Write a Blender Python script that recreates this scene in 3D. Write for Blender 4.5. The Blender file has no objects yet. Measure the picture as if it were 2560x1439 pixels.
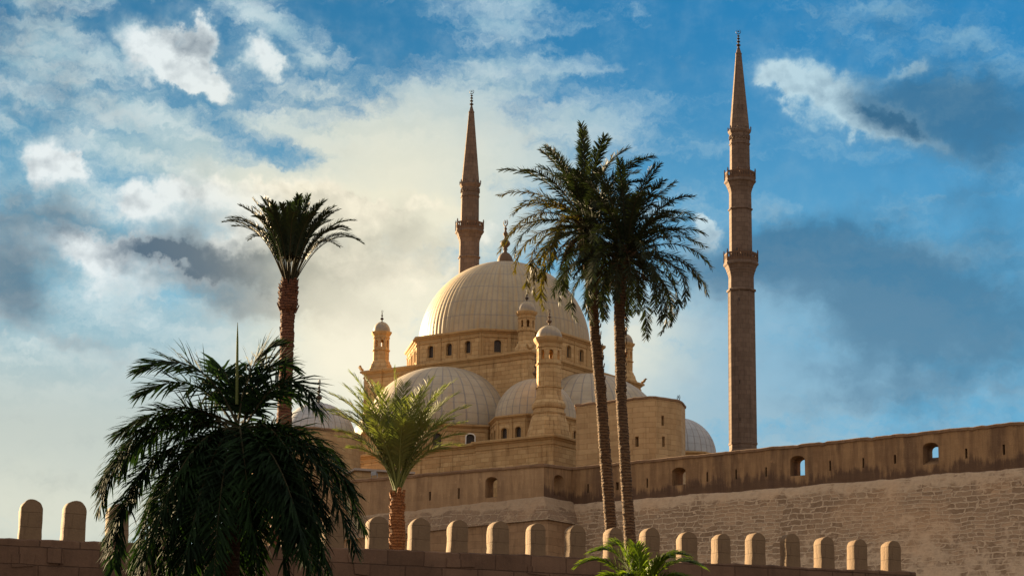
import bpy, bmesh, math, random
from math import sin, cos, pi, radians, sqrt, atan2, asin, exp
from mathutils import Vector, Matrix
from mathutils.geometry import tessellate_polygon

S = bpy.context.scene
COL = S.collection

# ------------------------------------------------------------------ camera
F = 5800.0; PITCH = radians(13.0); ROLL = 0.0115
_f = Vector((0, cos(PITCH), sin(PITCH))); _r = Vector((1, 0, 0)); _u = _r.cross(_f)
_r, _u = _r*cos(ROLL) + _u*sin(ROLL), _u*cos(ROLL) - _r*sin(ROLL)
CAMPOS = Vector((0, 0, 1.6))
cd = bpy.data.cameras.new("camera"); cam = bpy.data.objects.new("camera", cd); COL.objects.link(cam)
cd.sensor_width = 36.0; cd.lens = F/2560*36.0; cd.clip_start = 0.5; cd.clip_end = 6000
cam.matrix_world = Matrix(((_r.x, _u.x, -_f.x, CAMPOS.x), (_r.y, _u.y, -_f.y, CAMPOS.y), (_r.z, _u.z, -_f.z, CAMPOS.z), (0, 0, 0, 1)))
S.camera = cam

def at(px, py, Y):
    "world point at distance Y (along +Y) seen at photo pixel px, py"
    d = _f + _r*((px-1280)/F) - _u*((py-719.5)/F)
    return CAMPOS + d*(Y/d.y)

def lin(r, g, b, k=1.0):
    def c(v):
        v /= 255.0
        return (v/12.92 if v <= 0.04045 else ((v+0.055)/1.055)**2.4)*k
    return (c(r), c(g), c(b), 1.0)

S.view_settings.view_transform = 'Standard'; S.view_settings.look = 'None'
EXPO = 2.3
S.view_settings.exposure = EXPO; S.view_settings.gamma = 1.0; S.view_settings.use_curve_mapping = False
S.cycles.max_bounces = 6; S.cycles.transparent_max_bounces = 4

# ------------------------------------------------------------------ node helper
class NT:
    def __init__(self, tree): self.t = tree; self.n = tree.nodes; self.l = tree.links
    def node(self, typ, **kw):
        nd = self.n.new(typ)
        for k, v in kw.items(): setattr(nd, k, v)
        return nd
    def put(self, sock, v):
        if isinstance(v, bpy.types.NodeSocket): self.l.new(v, sock)
        elif v is not None:
            if sock.type == 'RGBA' and isinstance(v, (tuple, list)) and len(v) == 3: v = (*v, 1)
            sock.default_value = v
    def m(self, op, a=None, b=None, c=None, clamp=False):
        nd = self.node('ShaderNodeMath', operation=op, use_clamp=clamp)
        for s, v in zip(nd.inputs, (a, b, c)): self.put(s, v)
        return nd.outputs[0]
    def vm(self, op, a=None, b=None, out=0, scale=None):
        nd = self.node('ShaderNodeVectorMath', operation=op)
        self.put(nd.inputs[0], a)
        if b is not None: self.put(nd.inputs[1], b)
        if scale is not None: self.put(nd.inputs['Scale'], scale)
        return nd.outputs[out]
    def noise(self, vec, scale, detail=4, rough=0.5, lac=2.0, dist=0.0, out='Fac', dim='3D'):
        nd = self.node('ShaderNodeTexNoise', noise_dimensions=dim)
        self.put(nd.inputs['Vector'], vec); self.put(nd.inputs['Scale'], scale); self.put(nd.inputs['Detail'], detail)
        self.put(nd.inputs['Roughness'], rough); self.put(nd.inputs['Lacunarity'], lac); self.put(nd.inputs['Distortion'], dist)
        return nd.outputs[0 if out == 'Fac' else 1]
    def mapping(self, vec, loc=(0, 0, 0), rot=(0, 0, 0), sc=(1, 1, 1), typ='POINT'):
        nd = self.node('ShaderNodeMapping', vector_type=typ)
        self.put(nd.inputs['Vector'], vec); nd.inputs['Location'].default_value = loc
        nd.inputs['Rotation'].default_value = rot; nd.inputs['Scale'].default_value = sc
        return nd.outputs[0]
    def ss(self, v, a, b, lo=0.0, hi=1.0, typ='SMOOTHSTEP'):
        nd = self.node('ShaderNodeMapRange', interpolation_type=typ, clamp=True)
        self.put(nd.inputs[0], v); self.put(nd.inputs[1], a); self.put(nd.inputs[2], b); self.put(nd.inputs[3], lo); self.put(nd.inputs[4], hi)
        return nd.outputs[0]
    def mix(self, fac, a, b, blend='MIX'):
        nd = self.node('ShaderNodeMix', data_type='RGBA', blend_type=blend)
        self.put(nd.inputs[0], fac); self.put(nd.inputs[6], a); self.put(nd.inputs[7], b)
        return nd.outputs[2]
    def sep(self, v):
        nd = self.node('ShaderNodeSeparateXYZ'); self.put(nd.inputs[0], v); return nd.outputs
    def comb(self, x=0.0, y=0.0, z=0.0):
        nd = self.node('ShaderNodeCombineXYZ')
        for s, v in zip(nd.inputs, (x, y, z)): self.put(s, v)
        return nd.outputs[0]

# ------------------------------------------------------------------ sky
SUN_AZ = radians(-46); SUN_EL = radians(10)          # azimuth from +Y, negative = to the left
SUNDIR = Vector((sin(SUN_AZ)*cos(SUN_EL), cos(SUN_AZ)*cos(SUN_EL), sin(SUN_EL)))

def azel(px, py):
    d = at(px, py, 100) - CAMPOS
    return math.degrees(atan2(d.x, d.y)), math.degrees(asin(d.normalized().z))

W = bpy.data.worlds.new("World"); S.world = W; W.use_nodes = True
W.cycles.sampling_method = 'MANUAL'; W.cycles.sample_map_resolution = 512
n = NT(W.node_tree); n.n.clear()
STR = 0.12
tc = n.node('ShaderNodeTexCoord').outputs['Generated']
dx, dy, dz = n.sep(n.vm('NORMALIZE', tc))
az = n.m('MULTIPLY', n.m('ARCTAN2', dx, dy), 180/pi)
el = n.m('MULTIPLY', n.m('ARCSINE', dz), 180/pi)
p = n.comb(az, el, 0.0)
PX = 0.0098                                           # degrees in one photo pixel
wA = n.vm('SCALE', n.vm('SUBTRACT', n.noise(p, 0.45, 3, 0.5, out='Color'), (0.5, 0.5, 0.5)), scale=1.7)
wB = n.vm('SCALE', n.vm('SUBTRACT', n.noise(p, 1.9, 6, 0.62, out='Color'), (0.5, 0.5, 0.5)), scale=1.15)
pw = n.vm('ADD', n.vm('ADD', p, wA), wB)             # warped directions: ragged cloud outlines
ps = n.vm('ADD', p, n.vm('SCALE', wB, scale=0.55))
pd = n.vm('ADD', n.vm('ADD', p, wA), n.vm('SCALE', wB, scale=0.55))   # lightly warped

LAST = [None]
def after(vec):
    "the same vector, but evaluated only once the previous blob sum is done (keeps the shader's stack small)"
    if LAST[0] is None: return vec
    return n.vm('SCALE', vec, scale=n.m('MULTIPLY_ADD', LAST[0], 1e-7, 1.0))
def blobs(vec0, lst, start=0.0):
    acc = start
    for i, b in enumerate(lst):
        if i % 6 == 0: vec = after(vec0)
        x, y, rx, ry, rot, amp = b
        a, e = azel(x, y)
        q = n.mapping(vec, (a, e, 0), (0, 0, radians(-rot)), (rx*PX, ry*PX, 1), 'TEXTURE')
        d2 = n.vm('DOT_PRODUCT', q, q, out=1)
        acc = n.m('MULTIPLY_ADD', n.m('POWER', 0.3679, d2), amp, acc)
        LAST[0] = acc
    return acc

#  each: photo pixel, half-widths in pixels, tilt (clockwise degrees), strength
VEIL = [(1000, 420, 420, 190, 8, 1.0), (1180, 300, 190, 170, 0, .45), (330, 300, 340, 120, 22, .42), (160, 500, 260, 200, 0, .30),
        (680, 60, 190, 38, 30, .55), (820, 90, 70, 25, 40, .35), (1240, 15, 200, 55, 8, .55), (120, 60, 190, 110, 30, .32), (260, 1050, 560, 360, 0, 1.0), (60, 850, 260, 120, 0, .5), (100, 1250, 320, 120, 0, .6),
        (900, 850, 330, 260, 0, .80), (1650, 860, 260, 200, 0, .55), (2050, 850, 320, 170, 0, .60), (2130, 745, 210, 46, 12, .45), (1950, 930, 220, 70, 5, .30), (2300, 620, 200, 40, 10, .30), (1900, 480, 160, 40, 10, .25), (1500, 330, 160, 200, 0, .20),
        (1350, 250, 180, 120, 0, .18), (2050, 700, 200, 90, 10, .25), (2350, 90, 260, 80, 20, .22), (560, 440, 260, 60, 10, .30), (1720, 1050, 400, 120, 0, .45), (2400, 1000, 300, 120, 0, .25),
        (930, 110, 130, 140, 0, -.45), (560, 320, 210, 40, 24, -.42), (760, 390, 130, 40, 15, -.38), (1680, 90, 210, 110, 0, -.30), (2030, 440, 260, 60, 10, -.30), (1080, 190, 100, 50, 0, -.15), (400, 40, 110, 60, 0, -.22)]
CUM = [(395, 115, 88, 56, 8, 1.05), (490, 170, 95, 42, 30, .85), (520, 80, 42, 36, 40, .55), (648, 140, 56, 46, 0, .75), (120, 412, 66, 66, 0, 1.0), (170, 440, 60, 60, 0, .30), (185, 610, 72, 42, 0, .50), (330, 608, 56, 22, 0, .46), (430, 650, 80, 22, 20, .46),
       (430, 490, 120, 58, 0, .66), (300, 720, 130, 40, 12, .30), (250, 650, 120, 40, 15, .42), (555, 455, 24, 48, 0, .5), (620, 520, 150, 48, 5, .50), (700, 480, 70, 28, 0, .55), (860, 515, 95, 32, 25, .62), (1045, 527, 90, 22, -8, .60), (1230, 562, 70, 26, 0, .38),
       (800, 630, 380, 120, 8, .62), (560, 690, 280, 60, 14, .40),
       (1778, 562, 42, 32, 0, 1.1), (1740, 640, 110, 50, 0, .30),
       (1975, 212, 105, 36, 12, .80), (2110, 255, 170, 60, 24, .85), (2060, 180, 60, 30, 0, .35), (2250, 178, 75, 26, 0, .5), (2280, 340, 110, 34, 30, .45)]
DARK = [(485, 92, 70, 46, 10, .62), (530, 140, 70, 36, 30, .30), (570, 685, 340, 78, 14, .80), (400, 645, 190, 50, 10, .36), (660, 740, 260, 70, 8, .55), (860, 590, 190, 75, 12, .62), (800, 730, 260, 80, 5, .35), (20, 705, 110, 115, 0, 1.3), (130, 555, 220, 40, 0, .40), (190, 860, 140, 24, 8, .32),
        (2400, 290, 240, 120, 14, 1.0), (2200, 235, 130, 50, 16, .40), (2280, 310, 120, 60, 22, .35), (2360, 810, 340, 200, 0, 1.15), (2020, 630, 220, 72, 8, .85), (1800, 660, 150, 80, 0, .65), (2150, 720, 170, 70, 0, .40), (2520, 480, 100, 120, 0, .25),
        (60, 110, 190, 220, 0, .36), (100, 500, 140, 60, 0, .25), (1080, 630, 220, 100, 0, .30), (2300, 30, 300, 90, 0, .18), (350, 330, 200, 60, 20, .12)]
GLOW = [(1000, 400, 480, 200, 0, .75), (900, 850, 280, 260, 0, 1.0), (760, 620, 260, 120, 0, .35), (1600, 860, 170, 160, 0, .55), (700, 470, 300, 40, 10, .35), (1050, 525, 100, 30, 0, .4), (100, 1280, 500, 130, 0, .50), (1040, 700, 260, 200, 0, .5)]

wisp_p = n.mapping(n.vm('ADD', p, n.vm('SCALE', wB, scale=0.8)), (0, 0, 0), (0, 0, radians(24)), (0.42, 1.15, 1))
wisp = n.noise(wisp_p, 0.95, 8, 0.62)
fil = n.noise(n.mapping(n.vm('ADD', p, n.vm('SCALE', wB, scale=0.9)), (3, 1, 0), (0, 0, radians(28)), (0.30, 1.25, 1)), 1.5, 6, 0.52)
veil = n.ss(n.m('ADD', n.m('MULTIPLY', n.m('ADD', n.m('SUBTRACT', wisp, 0.5), n.m('MULTIPLY', n.m('SUBTRACT', fil, 0.5), 0.16)), 2.3), blobs(ps, VEIL, 0.20)), 0.05, 0.95)
fine = n.noise(p, 1.3, 9, 0.58)
lowf = n.noise(p, 0.55, 4, 0.5)
cumd = n.m('ADD', blobs(pw, CUM, 0.0), n.m('MULTIPLY', n.m('SUBTRACT', fine, 0.5), 0.55))
cum = n.ss(cumd, 0.16, n.m('ADD', 0.44, n.m('MULTIPLY', n.ss(lowf, 0.38, 0.6), 0.5)))
# light side of the billows: the density falls away towards the sun (up and to the right of centre-left)
off = n.vm('ADD', p, (0.05, 0.20, 0)); off2 = n.vm('ADD', p, (0.15, 0.45, 0))
relief = n.m('ADD', n.m('SUBTRACT', n.noise(off, 1.3, 5, 0.5), n.noise(p, 1.3, 5, 0.5)), n.m('SUBTRACT', n.noise(off2, 0.55, 4, 0.5), lowf))
soft = n.m('ADD', blobs(pd, DARK, 0.0), n.m('MULTIPLY', n.m('SUBTRACT', lowf, 0.5), 0.85))
soft = n.ss(n.m('ADD', soft, n.m('MULTIPLY', n.m('ADD', n.m('SUBTRACT', fine, 0.5), n.m('MULTIPLY', n.m('SUBTRACT', fil, 0.5), 1.6)), 0.46)), 0.0, 1.0)
rim = n.m('MULTIPLY', n.ss(cumd, 0.62, 0.25), 0.40)   # thin bright rims
dark = n.m('ADD', n.m('MULTIPLY', soft, n.m('SUBTRACT', 1.0, rim)), n.m('MULTIPLY', n.m('MULTIPLY', relief, 1.5), n.m('SUBTRACT', 1.0, n.m('MULTIPLY', soft, 0.75))), clamp=True)
glow = n.m('MINIMUM', blobs(ps, GLOW, 0.0), 1.0)

sky = n.node('ShaderNodeTexSky', sky_type='NISHITA', sun_disc=False)
sky.sun_elevation = SUN_EL; sky.sun_rotation = SUN_AZ; sky.air_density = 1.0; sky.dust_density = 0.6; sky.ozone_density = 2.0
nish = n.vm('SCALE', sky.outputs[0], scale=1.0)
k = 1/STR/2**EXPO
side = n.ss(az, -13, 13)
hi = n.ss(el, 10.0, 20.5)
blue_lo = n.mix(side, lin(118, 184, 208, k), lin(92, 166, 204, k))
blue_hi = n.mix(side, lin(0, 104, 148, k), lin(0, 122, 180, k))
blue = n.mix(hi, blue_lo, blue_hi)
blue = n.mix(0.03, blue, nish)
lit = n.mix(glow, n.mix(side, lin(232, 240, 241, k), lin(176, 208, 222, k)), lin(250, 242, 218, k*1.02))
veilc = n.mix(glow, n.mix(side, n.mix(n.ss(el, 12.5, 9.0), n.mix(n.ss(fil, 0.30, 0.72), lin(150, 188, 202, k), lin(212, 228, 230, k)), lin(200, 206, 196, k)), n.mix(n.ss(el, 11.5, 8.0), lin(132, 180, 208, k), lin(160, 190, 204, k))), lin(244, 238, 211, k))
shad = n.mix(n.ss(az, -9, 5), lin(86, 110, 130, k), n.mix(n.ss(el, 14.5, 11.0), lin(60, 108, 142, k), lin(76, 120, 150, k)))
shad = n.mix(n.m('MULTIPLY', glow, 0.75), shad, lin(176, 172, 150, k))
col = n.mix(n.m('MAXIMUM', n.m('MULTIPLY', veil, 0.92), n.ss(cumd, -0.08, 0.50, 0.0, 0.75)), blue, veilc)
col = n.mix(n.m('MULTIPLY', soft, 0.74), col, shad)
col = n.mix(cum, col, n.mix(dark, lit, shad))
core = n.m('MINIMUM', blobs(ps, [(890, 880, 190, 170, 0, .9), (1000, 640, 200, 160, 0, .25), (1560, 850, 90, 130, 0, .45)], 0.0), 1.0)
col = n.mix(n.m('MULTIPLY', core, 0.85), col, lin(255, 247, 222, k))
# beyond the photographed patch the sky is bright broken cloud
rr = n.m('SQRT', n.m('ADD', n.m('POWER', n.m('DIVIDE', az, 30.0), 2.0), n.m('POWER', n.m('DIVIDE', n.m('SUBTRACT', el, 12.0), 22.0), 2.0)))
FILL = 1.0
ov = n.mix(n.ss(n.noise(tc, 2.2, 5, 0.55), 0.42, 0.62), (0.36*FILL*k, 0.40*FILL*k, 0.46*FILL*k), (0.95*FILL*k, 0.83*FILL*k, 0.72*FILL*k))
col = n.mix(n.ss(rr, 0.75, 1.5), col, ov)
bg = n.node('ShaderNodeBackground'); n.put(bg.inputs[0], col); bg.inputs[1].default_value = STR
n.l.new(bg.outputs[0], n.node('ShaderNodeOutputWorld').inputs[0])

sd = bpy.data.lights.new("sun", 'SUN'); so = bpy.data.objects.new("sun", sd); COL.objects.link(so)
sd.energy = 5.0; sd.angle = radians(0.6); sd.color = (1.0, 0.74, 0.42)
so.rotation_euler = SUNDIR.to_track_quat('Z', 'Y').to_euler()

# ------------------------------------------------------------------ materials
def newmat(name):
    m = bpy.data.materials.new(name); m.use_nodes = True
    t = NT(m.node_tree); t.n.clear()
    b = t.node('ShaderNodeBsdfPrincipled'); o = t.node('ShaderNodeOutputMaterial'); t.l.new(b.outputs[0], o.inputs[0])
    b.inputs['Specular IOR Level'].default_value = 0.25; b.inputs['Roughness'].default_value = 0.9
    return m, t, b

def bump(t, b, h, dist=0.05, strength=1.0, nrm=None):
    nd = t.node('ShaderNodeBump'); nd.inputs['Strength'].default_value = strength; nd.inputs['Distance'].default_value = dist
    t.put(nd.inputs['Height'], h)
    if nrm: t.l.new(nrm, nd.inputs['Normal'])
    t.l.new(nd.outputs[0], b.inputs['Normal']); return nd.outputs[0]

def stone_mat(name, c1, c2, stain, course=0.5, block=1.1, streak=0.5, joint=0.35, grain=1.0, stain_amt=0.6):
    "coursed limestone: soft blotches, rain streaks, faint joints"
    m, t, b = newmat(name)
    oc = t.node('ShaderNodeTexCoord').outputs['Object']
    x, y, z = t.sep(oc)
    big = t.noise(oc, 0.22, 5, 0.6); med = t.noise(oc, 1.3, 6, 0.65); fin = t.noise(oc, 9.0, 4, 0.6)
    st = t.noise(t.mapping(oc, sc=(1.9, 1.9, 0.16)), 1.0, 6, 0.65)
    base = t.mix(t.ss(t.m('ADD', t.m('MULTIPLY', big, 0.6), t.m('MULTIPLY', med, 0.4)), 0.36, 0.64), c1, c2)
    base = t.mix(t.m('MULTIPLY', t.ss(st, 0.50, 0.72), streak), base, stain)
    base = t.mix(t.m('MULTIPLY', t.ss(med, 0.60, 0.75), stain_amt*0.5), base, stain)
    base = t.mix(t.m('MULTIPLY', t.m('SUBTRACT', fin, 0.5), 0.5*grain), base, (0.9, 0.85, 0.7, 1), 'SOFT_LIGHT')
    br = t.node('ShaderNodeTexBrick', offset=0.5)
    t.put(br.inputs['Vector'], t.vm('ADD', t.comb(t.m('ADD', x, t.m('MULTIPLY', y, 0.77)), z, 0), t.vm('SCALE', t.noise(oc, 1.2, 3, out='Color'), scale=0.08)))
    t.put(br.inputs['Scale'], 1.0); t.put(br.inputs['Mortar Size'], 0.03); t.put(br.inputs['Mortar Smooth'], 0.6)
    t.put(br.inputs['Brick Width'], block); t.put(br.inputs['Row Height'], course); t.put(br.inputs['Bias'], 0.0)
    t.put(br.inputs['Color1'], (0.36, 0.36, 0.36, 1)); t.put(br.inputs['Color2'], (0.62, 0.62, 0.62, 1)); t.put(br.inputs['Mortar'], (0.22, 0.22, 0.22, 1))
    base = t.mix(joint, base, br.outputs[0], 'SOFT_LIGHT')
    t.put(b.inputs['Base Color'], base)
    h = t.m('ADD', t.m('MULTIPLY', br.outputs['Fac'], -0.35*joint*2), t.m('ADD', t.m('MULTIPLY', med, 0.5), t.m('MULTIPLY', fin, 0.25*grain)))
    bump(t, b, h, 0.06, 0.8)
    return m

LIME = ((0.50, 0.325, 0.155, 1), (0.42, 0.27, 0.125, 1), (0.25, 0.15, 0.065, 1))
M = {}
M['lime'] = stone_mat('mosque_limestone', *LIME, streak=0.85, joint=0.85, stain_amt=1.0)
M['trim'] = stone_mat('moulding_limestone', (0.43, 0.27, 0.12, 1), (0.36, 0.225, 0.10, 1), (0.2, 0.115, 0.05, 1), streak=0.6, joint=0.15)
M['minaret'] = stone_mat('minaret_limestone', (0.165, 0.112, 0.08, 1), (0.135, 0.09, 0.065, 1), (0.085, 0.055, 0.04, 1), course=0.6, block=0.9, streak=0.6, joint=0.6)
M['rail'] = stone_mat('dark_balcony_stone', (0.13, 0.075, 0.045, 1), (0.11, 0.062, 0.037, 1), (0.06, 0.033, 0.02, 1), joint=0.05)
M['tower'] = stone_mat('tower_plaster_stone', (0.46, 0.30, 0.15, 1), (0.38, 0.245, 0.12, 1), (0.26, 0.16, 0.075, 1), course=0.55, block=1.0, streak=0.55, joint=0.6)
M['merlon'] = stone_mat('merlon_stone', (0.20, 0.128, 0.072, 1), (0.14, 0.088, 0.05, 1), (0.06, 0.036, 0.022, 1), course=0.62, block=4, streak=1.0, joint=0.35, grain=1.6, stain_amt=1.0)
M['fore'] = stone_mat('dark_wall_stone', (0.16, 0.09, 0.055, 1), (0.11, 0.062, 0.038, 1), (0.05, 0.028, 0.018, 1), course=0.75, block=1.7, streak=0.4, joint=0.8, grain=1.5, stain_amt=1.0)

def lead_mat(name, nseam, light=(0.41, 0.32, 0.20, 1), rust=(0.38, 0.26, 0.13, 1), seam=(0.19, 0.17, 0.16, 1), row=1.15, seam_w=0.10, seam_amt=0.7, rust_amt=0.8):
    "lead sheets on a dome: vertical seams by angle round the axis, cross seams by height, rusty runs"
    m, t, b = newmat(name)
    oc = t.node('ShaderNodeTexCoord').outputs['Object']; x, y, z = t.sep(oc)
    ang = t.m('MULTIPLY', t.m('ARCTAN2', y, x), nseam/(2*pi))
    wob = t.m('MULTIPLY', t.m('SUBTRACT', t.noise(oc, 1.4, 3), 0.5), 0.10)
    fa = t.m('ABSOLUTE', t.m('SUBTRACT', t.m('FRACT', t.m('ADD', ang, wob)), 0.5))
    cell = t.m('FLOOR', ang)
    va = t.m('SUBTRACT', 1.0, t.ss(fa, 0.5-seam_w, 0.5-seam_w*0.35, 1.0, 0.0))
    fz = t.m('ABSOLUTE', t.m('SUBTRACT', t.m('FRACT', t.m('ADD', t.m('DIVIDE', z, row), t.m('MULTIPLY', t.m('SINE', t.m('MULTIPLY', cell, 12.9)), 0.07))), 0.5))
    vz = t.ss(fz, 0.455, 0.48)
    nz = t.noise(t.comb(t.m('MULTIPLY', ang, 0.9), t.m('MULTIPLY', z, 0.13), 0), 1.3, 5, 0.6)
    nz2 = t.noise(oc, 0.5, 5, 0.6); fin = t.noise(oc, 6, 4, 0.6)
    sheet = t.noise(t.comb(cell, t.m('FLOOR', t.m('ADD', t.m('DIVIDE', z, row), 0.5)), 0), 7.77, 0)
    base = t.mix(t.ss(nz2, 0.35, 0.65), light, tuple(c*0.86 for c in light[:3])+(1,))
    base = t.mix(t.m('MULTIPLY', t.m('SUBTRACT', sheet, 0.25), 0.9), base, tuple(c*0.72 for c in light[:3])+(1,))
    base = t.mix(t.m('MULTIPLY', t.ss(nz, 0.46, 0.66), rust_amt), base, rust)
    tar = t.noise(oc, 1.1, 6, 0.7)
    base = t.mix(t.m('MULTIPLY', t.ss(tar, 0.5, 0.72), 0.35), base, tuple(c*0.55 for c in light[:3])+(1,))
    base = t.mix(t.m('MULTIPLY', va, seam_amt), base, seam)
    base = t.mix(t.m('MULTIPLY', vz, 0.5), base, seam)
    base = t.mix(t.m('MULTIPLY', t.m('SUBTRACT', fin, 0.5), 0.35), base, (0.9, 0.9, 0.9, 1), 'SOFT_LIGHT')
    t.put(b.inputs['Base Color'], base); b.inputs['Roughness'].default_value = 0.62; b.inputs['Specular IOR Level'].default_value = 0.35
    bump(t, b, t.m('ADD', t.m('ADD', va, vz), t.m('MULTIPLY', fin, 0.2)), 0.03, 0.6)
    return m
M['lead_big'] = lead_mat('ribbed_lead_dome', 96, seam_w=0.22, seam_amt=0.34, row=1.9)
M['lead'] = lead_mat('sheet_lead_dome', 40, light=(0.42, 0.345, 0.245, 1), rust_amt=0.35)
M['lead_small'] = lead_mat('sheet_lead_small_dome', 32, light=(0.42, 0.34, 0.235, 1), rust_amt=0.35, row=0.9)
M['lead_cap'] = lead_mat('cap_lead', 16, light=(0.40, 0.31, 0.20, 1), rust_amt=0.4, row=9, seam_amt=0.5, seam_w=0.07)
M['lead_grey'] = lead_mat('grey_lead_dome', 32, light=(0.40, 0.41, 0.42, 1), rust_amt=0.1, row=0.9)

def flat_mat(name, col, rough=0.8, spec=0.25, metal=0.0, var=0.3, scale=3.0):
    m, t, b = newmat(name)
    oc = t.node('ShaderNodeTexCoord').outputs['Object']
    nz = t.noise(oc, scale, 5, 0.6)
    t.put(b.inputs['Base Color'], t.mix(nz, tuple(c*(1-var) for c in col)+(1,), tuple(c*(1+var) for c in col)+(1,)))
    b.inputs['Roughness'].default_value = rough; b.inputs['Specular IOR Level'].default_value = spec; b.inputs['Metallic'].default_value = metal
    bump(t, b, nz, 0.02, 0.5)
    return m
M['bronze'] = flat_mat('dark_bronze', (0.04, 0.026, 0.02), 0.6, 0.3, 0.0)
M['finstone'] = flat_mat('finial_copper', (0.12, 0.07, 0.04), 0.7, 0.3, 0.0)
M['white_paint'] = flat_mat('whitewashed_surround', (0.72, 0.68, 0.60), 0.8)
M['grey_metal'] = flat_mat('grey_metal', (0.25, 0.25, 0.25), 0.5, 0.5)
M['roofgrey'] = flat_mat('roof_screed', (0.36, 0.30, 0.25), 0.9, scale=0.6)

def lattice_mat():
    m, t, b = newmat('window_lattice')
    oc = t.node('ShaderNodeTexCoord').outputs['Object']; x, y, z = t.sep(oc)
    h = t.m('ADD', x, y)
    a = t.m('ABSOLUTE', t.m('SUBTRACT', t.m('FRACT', t.m('MULTIPLY', t.m('ADD', h, z), 4.5)), 0.5))
    c = t.m('ABSOLUTE', t.m('SUBTRACT', t.m('FRACT', t.m('MULTIPLY', t.m('SUBTRACT', h, z), 4.5)), 0.5))
    g = t.ss(t.m('MINIMUM', a, c), 0.06, 0.12)
    t.put(b.inputs['Base Color'], t.mix(g, (0.11, 0.075, 0.05, 1), (0.012, 0.010, 0.010, 1)))
    b.inputs['Roughness'].default_value = 0.4
    return m
M['pane'] = lattice_mat()

def parapet_mat(name, c1, c2, dark, soot=0.8):
    "old lime plaster: vertical runs, pale patches, dirt along the foot of the parapet (x along the wall, z height above its foot line)"
    m, t, b = newmat(name)
    oc = t.node('ShaderNodeTexCoord').outputs['Object']; x, y, z = t.sep(oc)
    runs = t.noise(t.comb(t.m('MULTIPLY', x, 1.35), y, t.m('MULTIPLY', z, 0.16)), 1.1, 7, 0.68)
    runs2 = t.noise(t.comb(t.m('MULTIPLY', x, 0.5), y, t.m('MULTIPLY', z, 0.10)), 1.0, 4, 0.6)
    big = t.noise(oc, 0.33, 5, 0.6); med = t.noise(oc, 1.7, 7, 0.68); fin = t.noise(oc, 8, 5, 0.65)
    base = t.mix(t.ss(runs, 0.38, 0.62), c2, c1)
    base = t.mix(t.m('MULTIPLY', t.ss(runs2, 0.48, 0.66), 0.55), base, dark)
    base = t.mix(t.m('MULTIPLY', t.ss(med, 0.56, 0.70), 0.45), base, tuple(min(1, v*1.35) for v in c1[:3])+(1,))
    base = t.mix(t.m('MULTIPLY', t.ss(runs, 0.60, 0.72), 0.5), base, tuple(min(1, v*1.25) for v in c1[:3])+(1,))
    damp = t.ss(t.m('ADD', t.m('ADD', z, t.m('MULTIPLY', t.m('SUBTRACT', big, 0.5), 4.0)), t.m('MULTIPLY', t.m('SUBTRACT', runs, 0.5), 3.5)), 1.5, 0.55)
    base = t.mix(t.m('MULTIPLY', damp, soot), base, dark)
    base = t.mix(t.m('MULTIPLY', t.m('SUBTRACT', fin, 0.5), 0.7), base, (0.9, 0.85, 0.75, 1), 'SOFT_LIGHT')
    br = t.node('ShaderNodeTexBrick', offset=0.5)
    t.put(br.inputs['Vector'], t.vm('ADD', t.comb(x, z, 0), t.vm('SCALE', t.noise(oc, 1.2, 3, out='Color'), scale=0.12)))
    t.put(br.inputs['Scale'], 1.0); t.put(br.inputs['Mortar Size'], 0.02); t.put(br.inputs['Mortar Smooth'], 0.8); t.put(br.inputs['Brick Width'], 0.95); t.put(br.inputs['Row Height'], 0.48)
    t.put(br.inputs['Color1'], (0.40, 0.40, 0.40, 1)); t.put(br.inputs['Color2'], (0.58, 0.58, 0.58, 1)); t.put(br.inputs['Mortar'], (0.40, 0.40, 0.40, 1))
    base = t.mix(0.40, base, br.outputs[0], 'SOFT_LIGHT')
    t.put(b.inputs['Base Color'], base)
    bump(t, b, t.m('ADD', t.m('MULTIPLY', med, 0.7), t.m('MULTIPLY', fin, 0.35)), 0.10, 0.8)
    return m
M['parapet'] = parapet_mat('stained_parapet_plaster', (0.31, 0.185, 0.09, 1), (0.21, 0.12, 0.06, 1), (0.075, 0.042, 0.028, 1))
M['parapet_pale'] = parapet_mat('pale_parapet_plaster', (0.37, 0.235, 0.125, 1), (0.29, 0.18, 0.095, 1), (0.17, 0.10, 0.055, 1), soot=0.25)
M['coping'] = stone_mat('coping_stone', (0.25, 0.15, 0.085, 1), (0.19, 0.11, 0.06, 1), (0.09, 0.05, 0.03, 1), course=3, block=1.6, joint=0.5)

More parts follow.
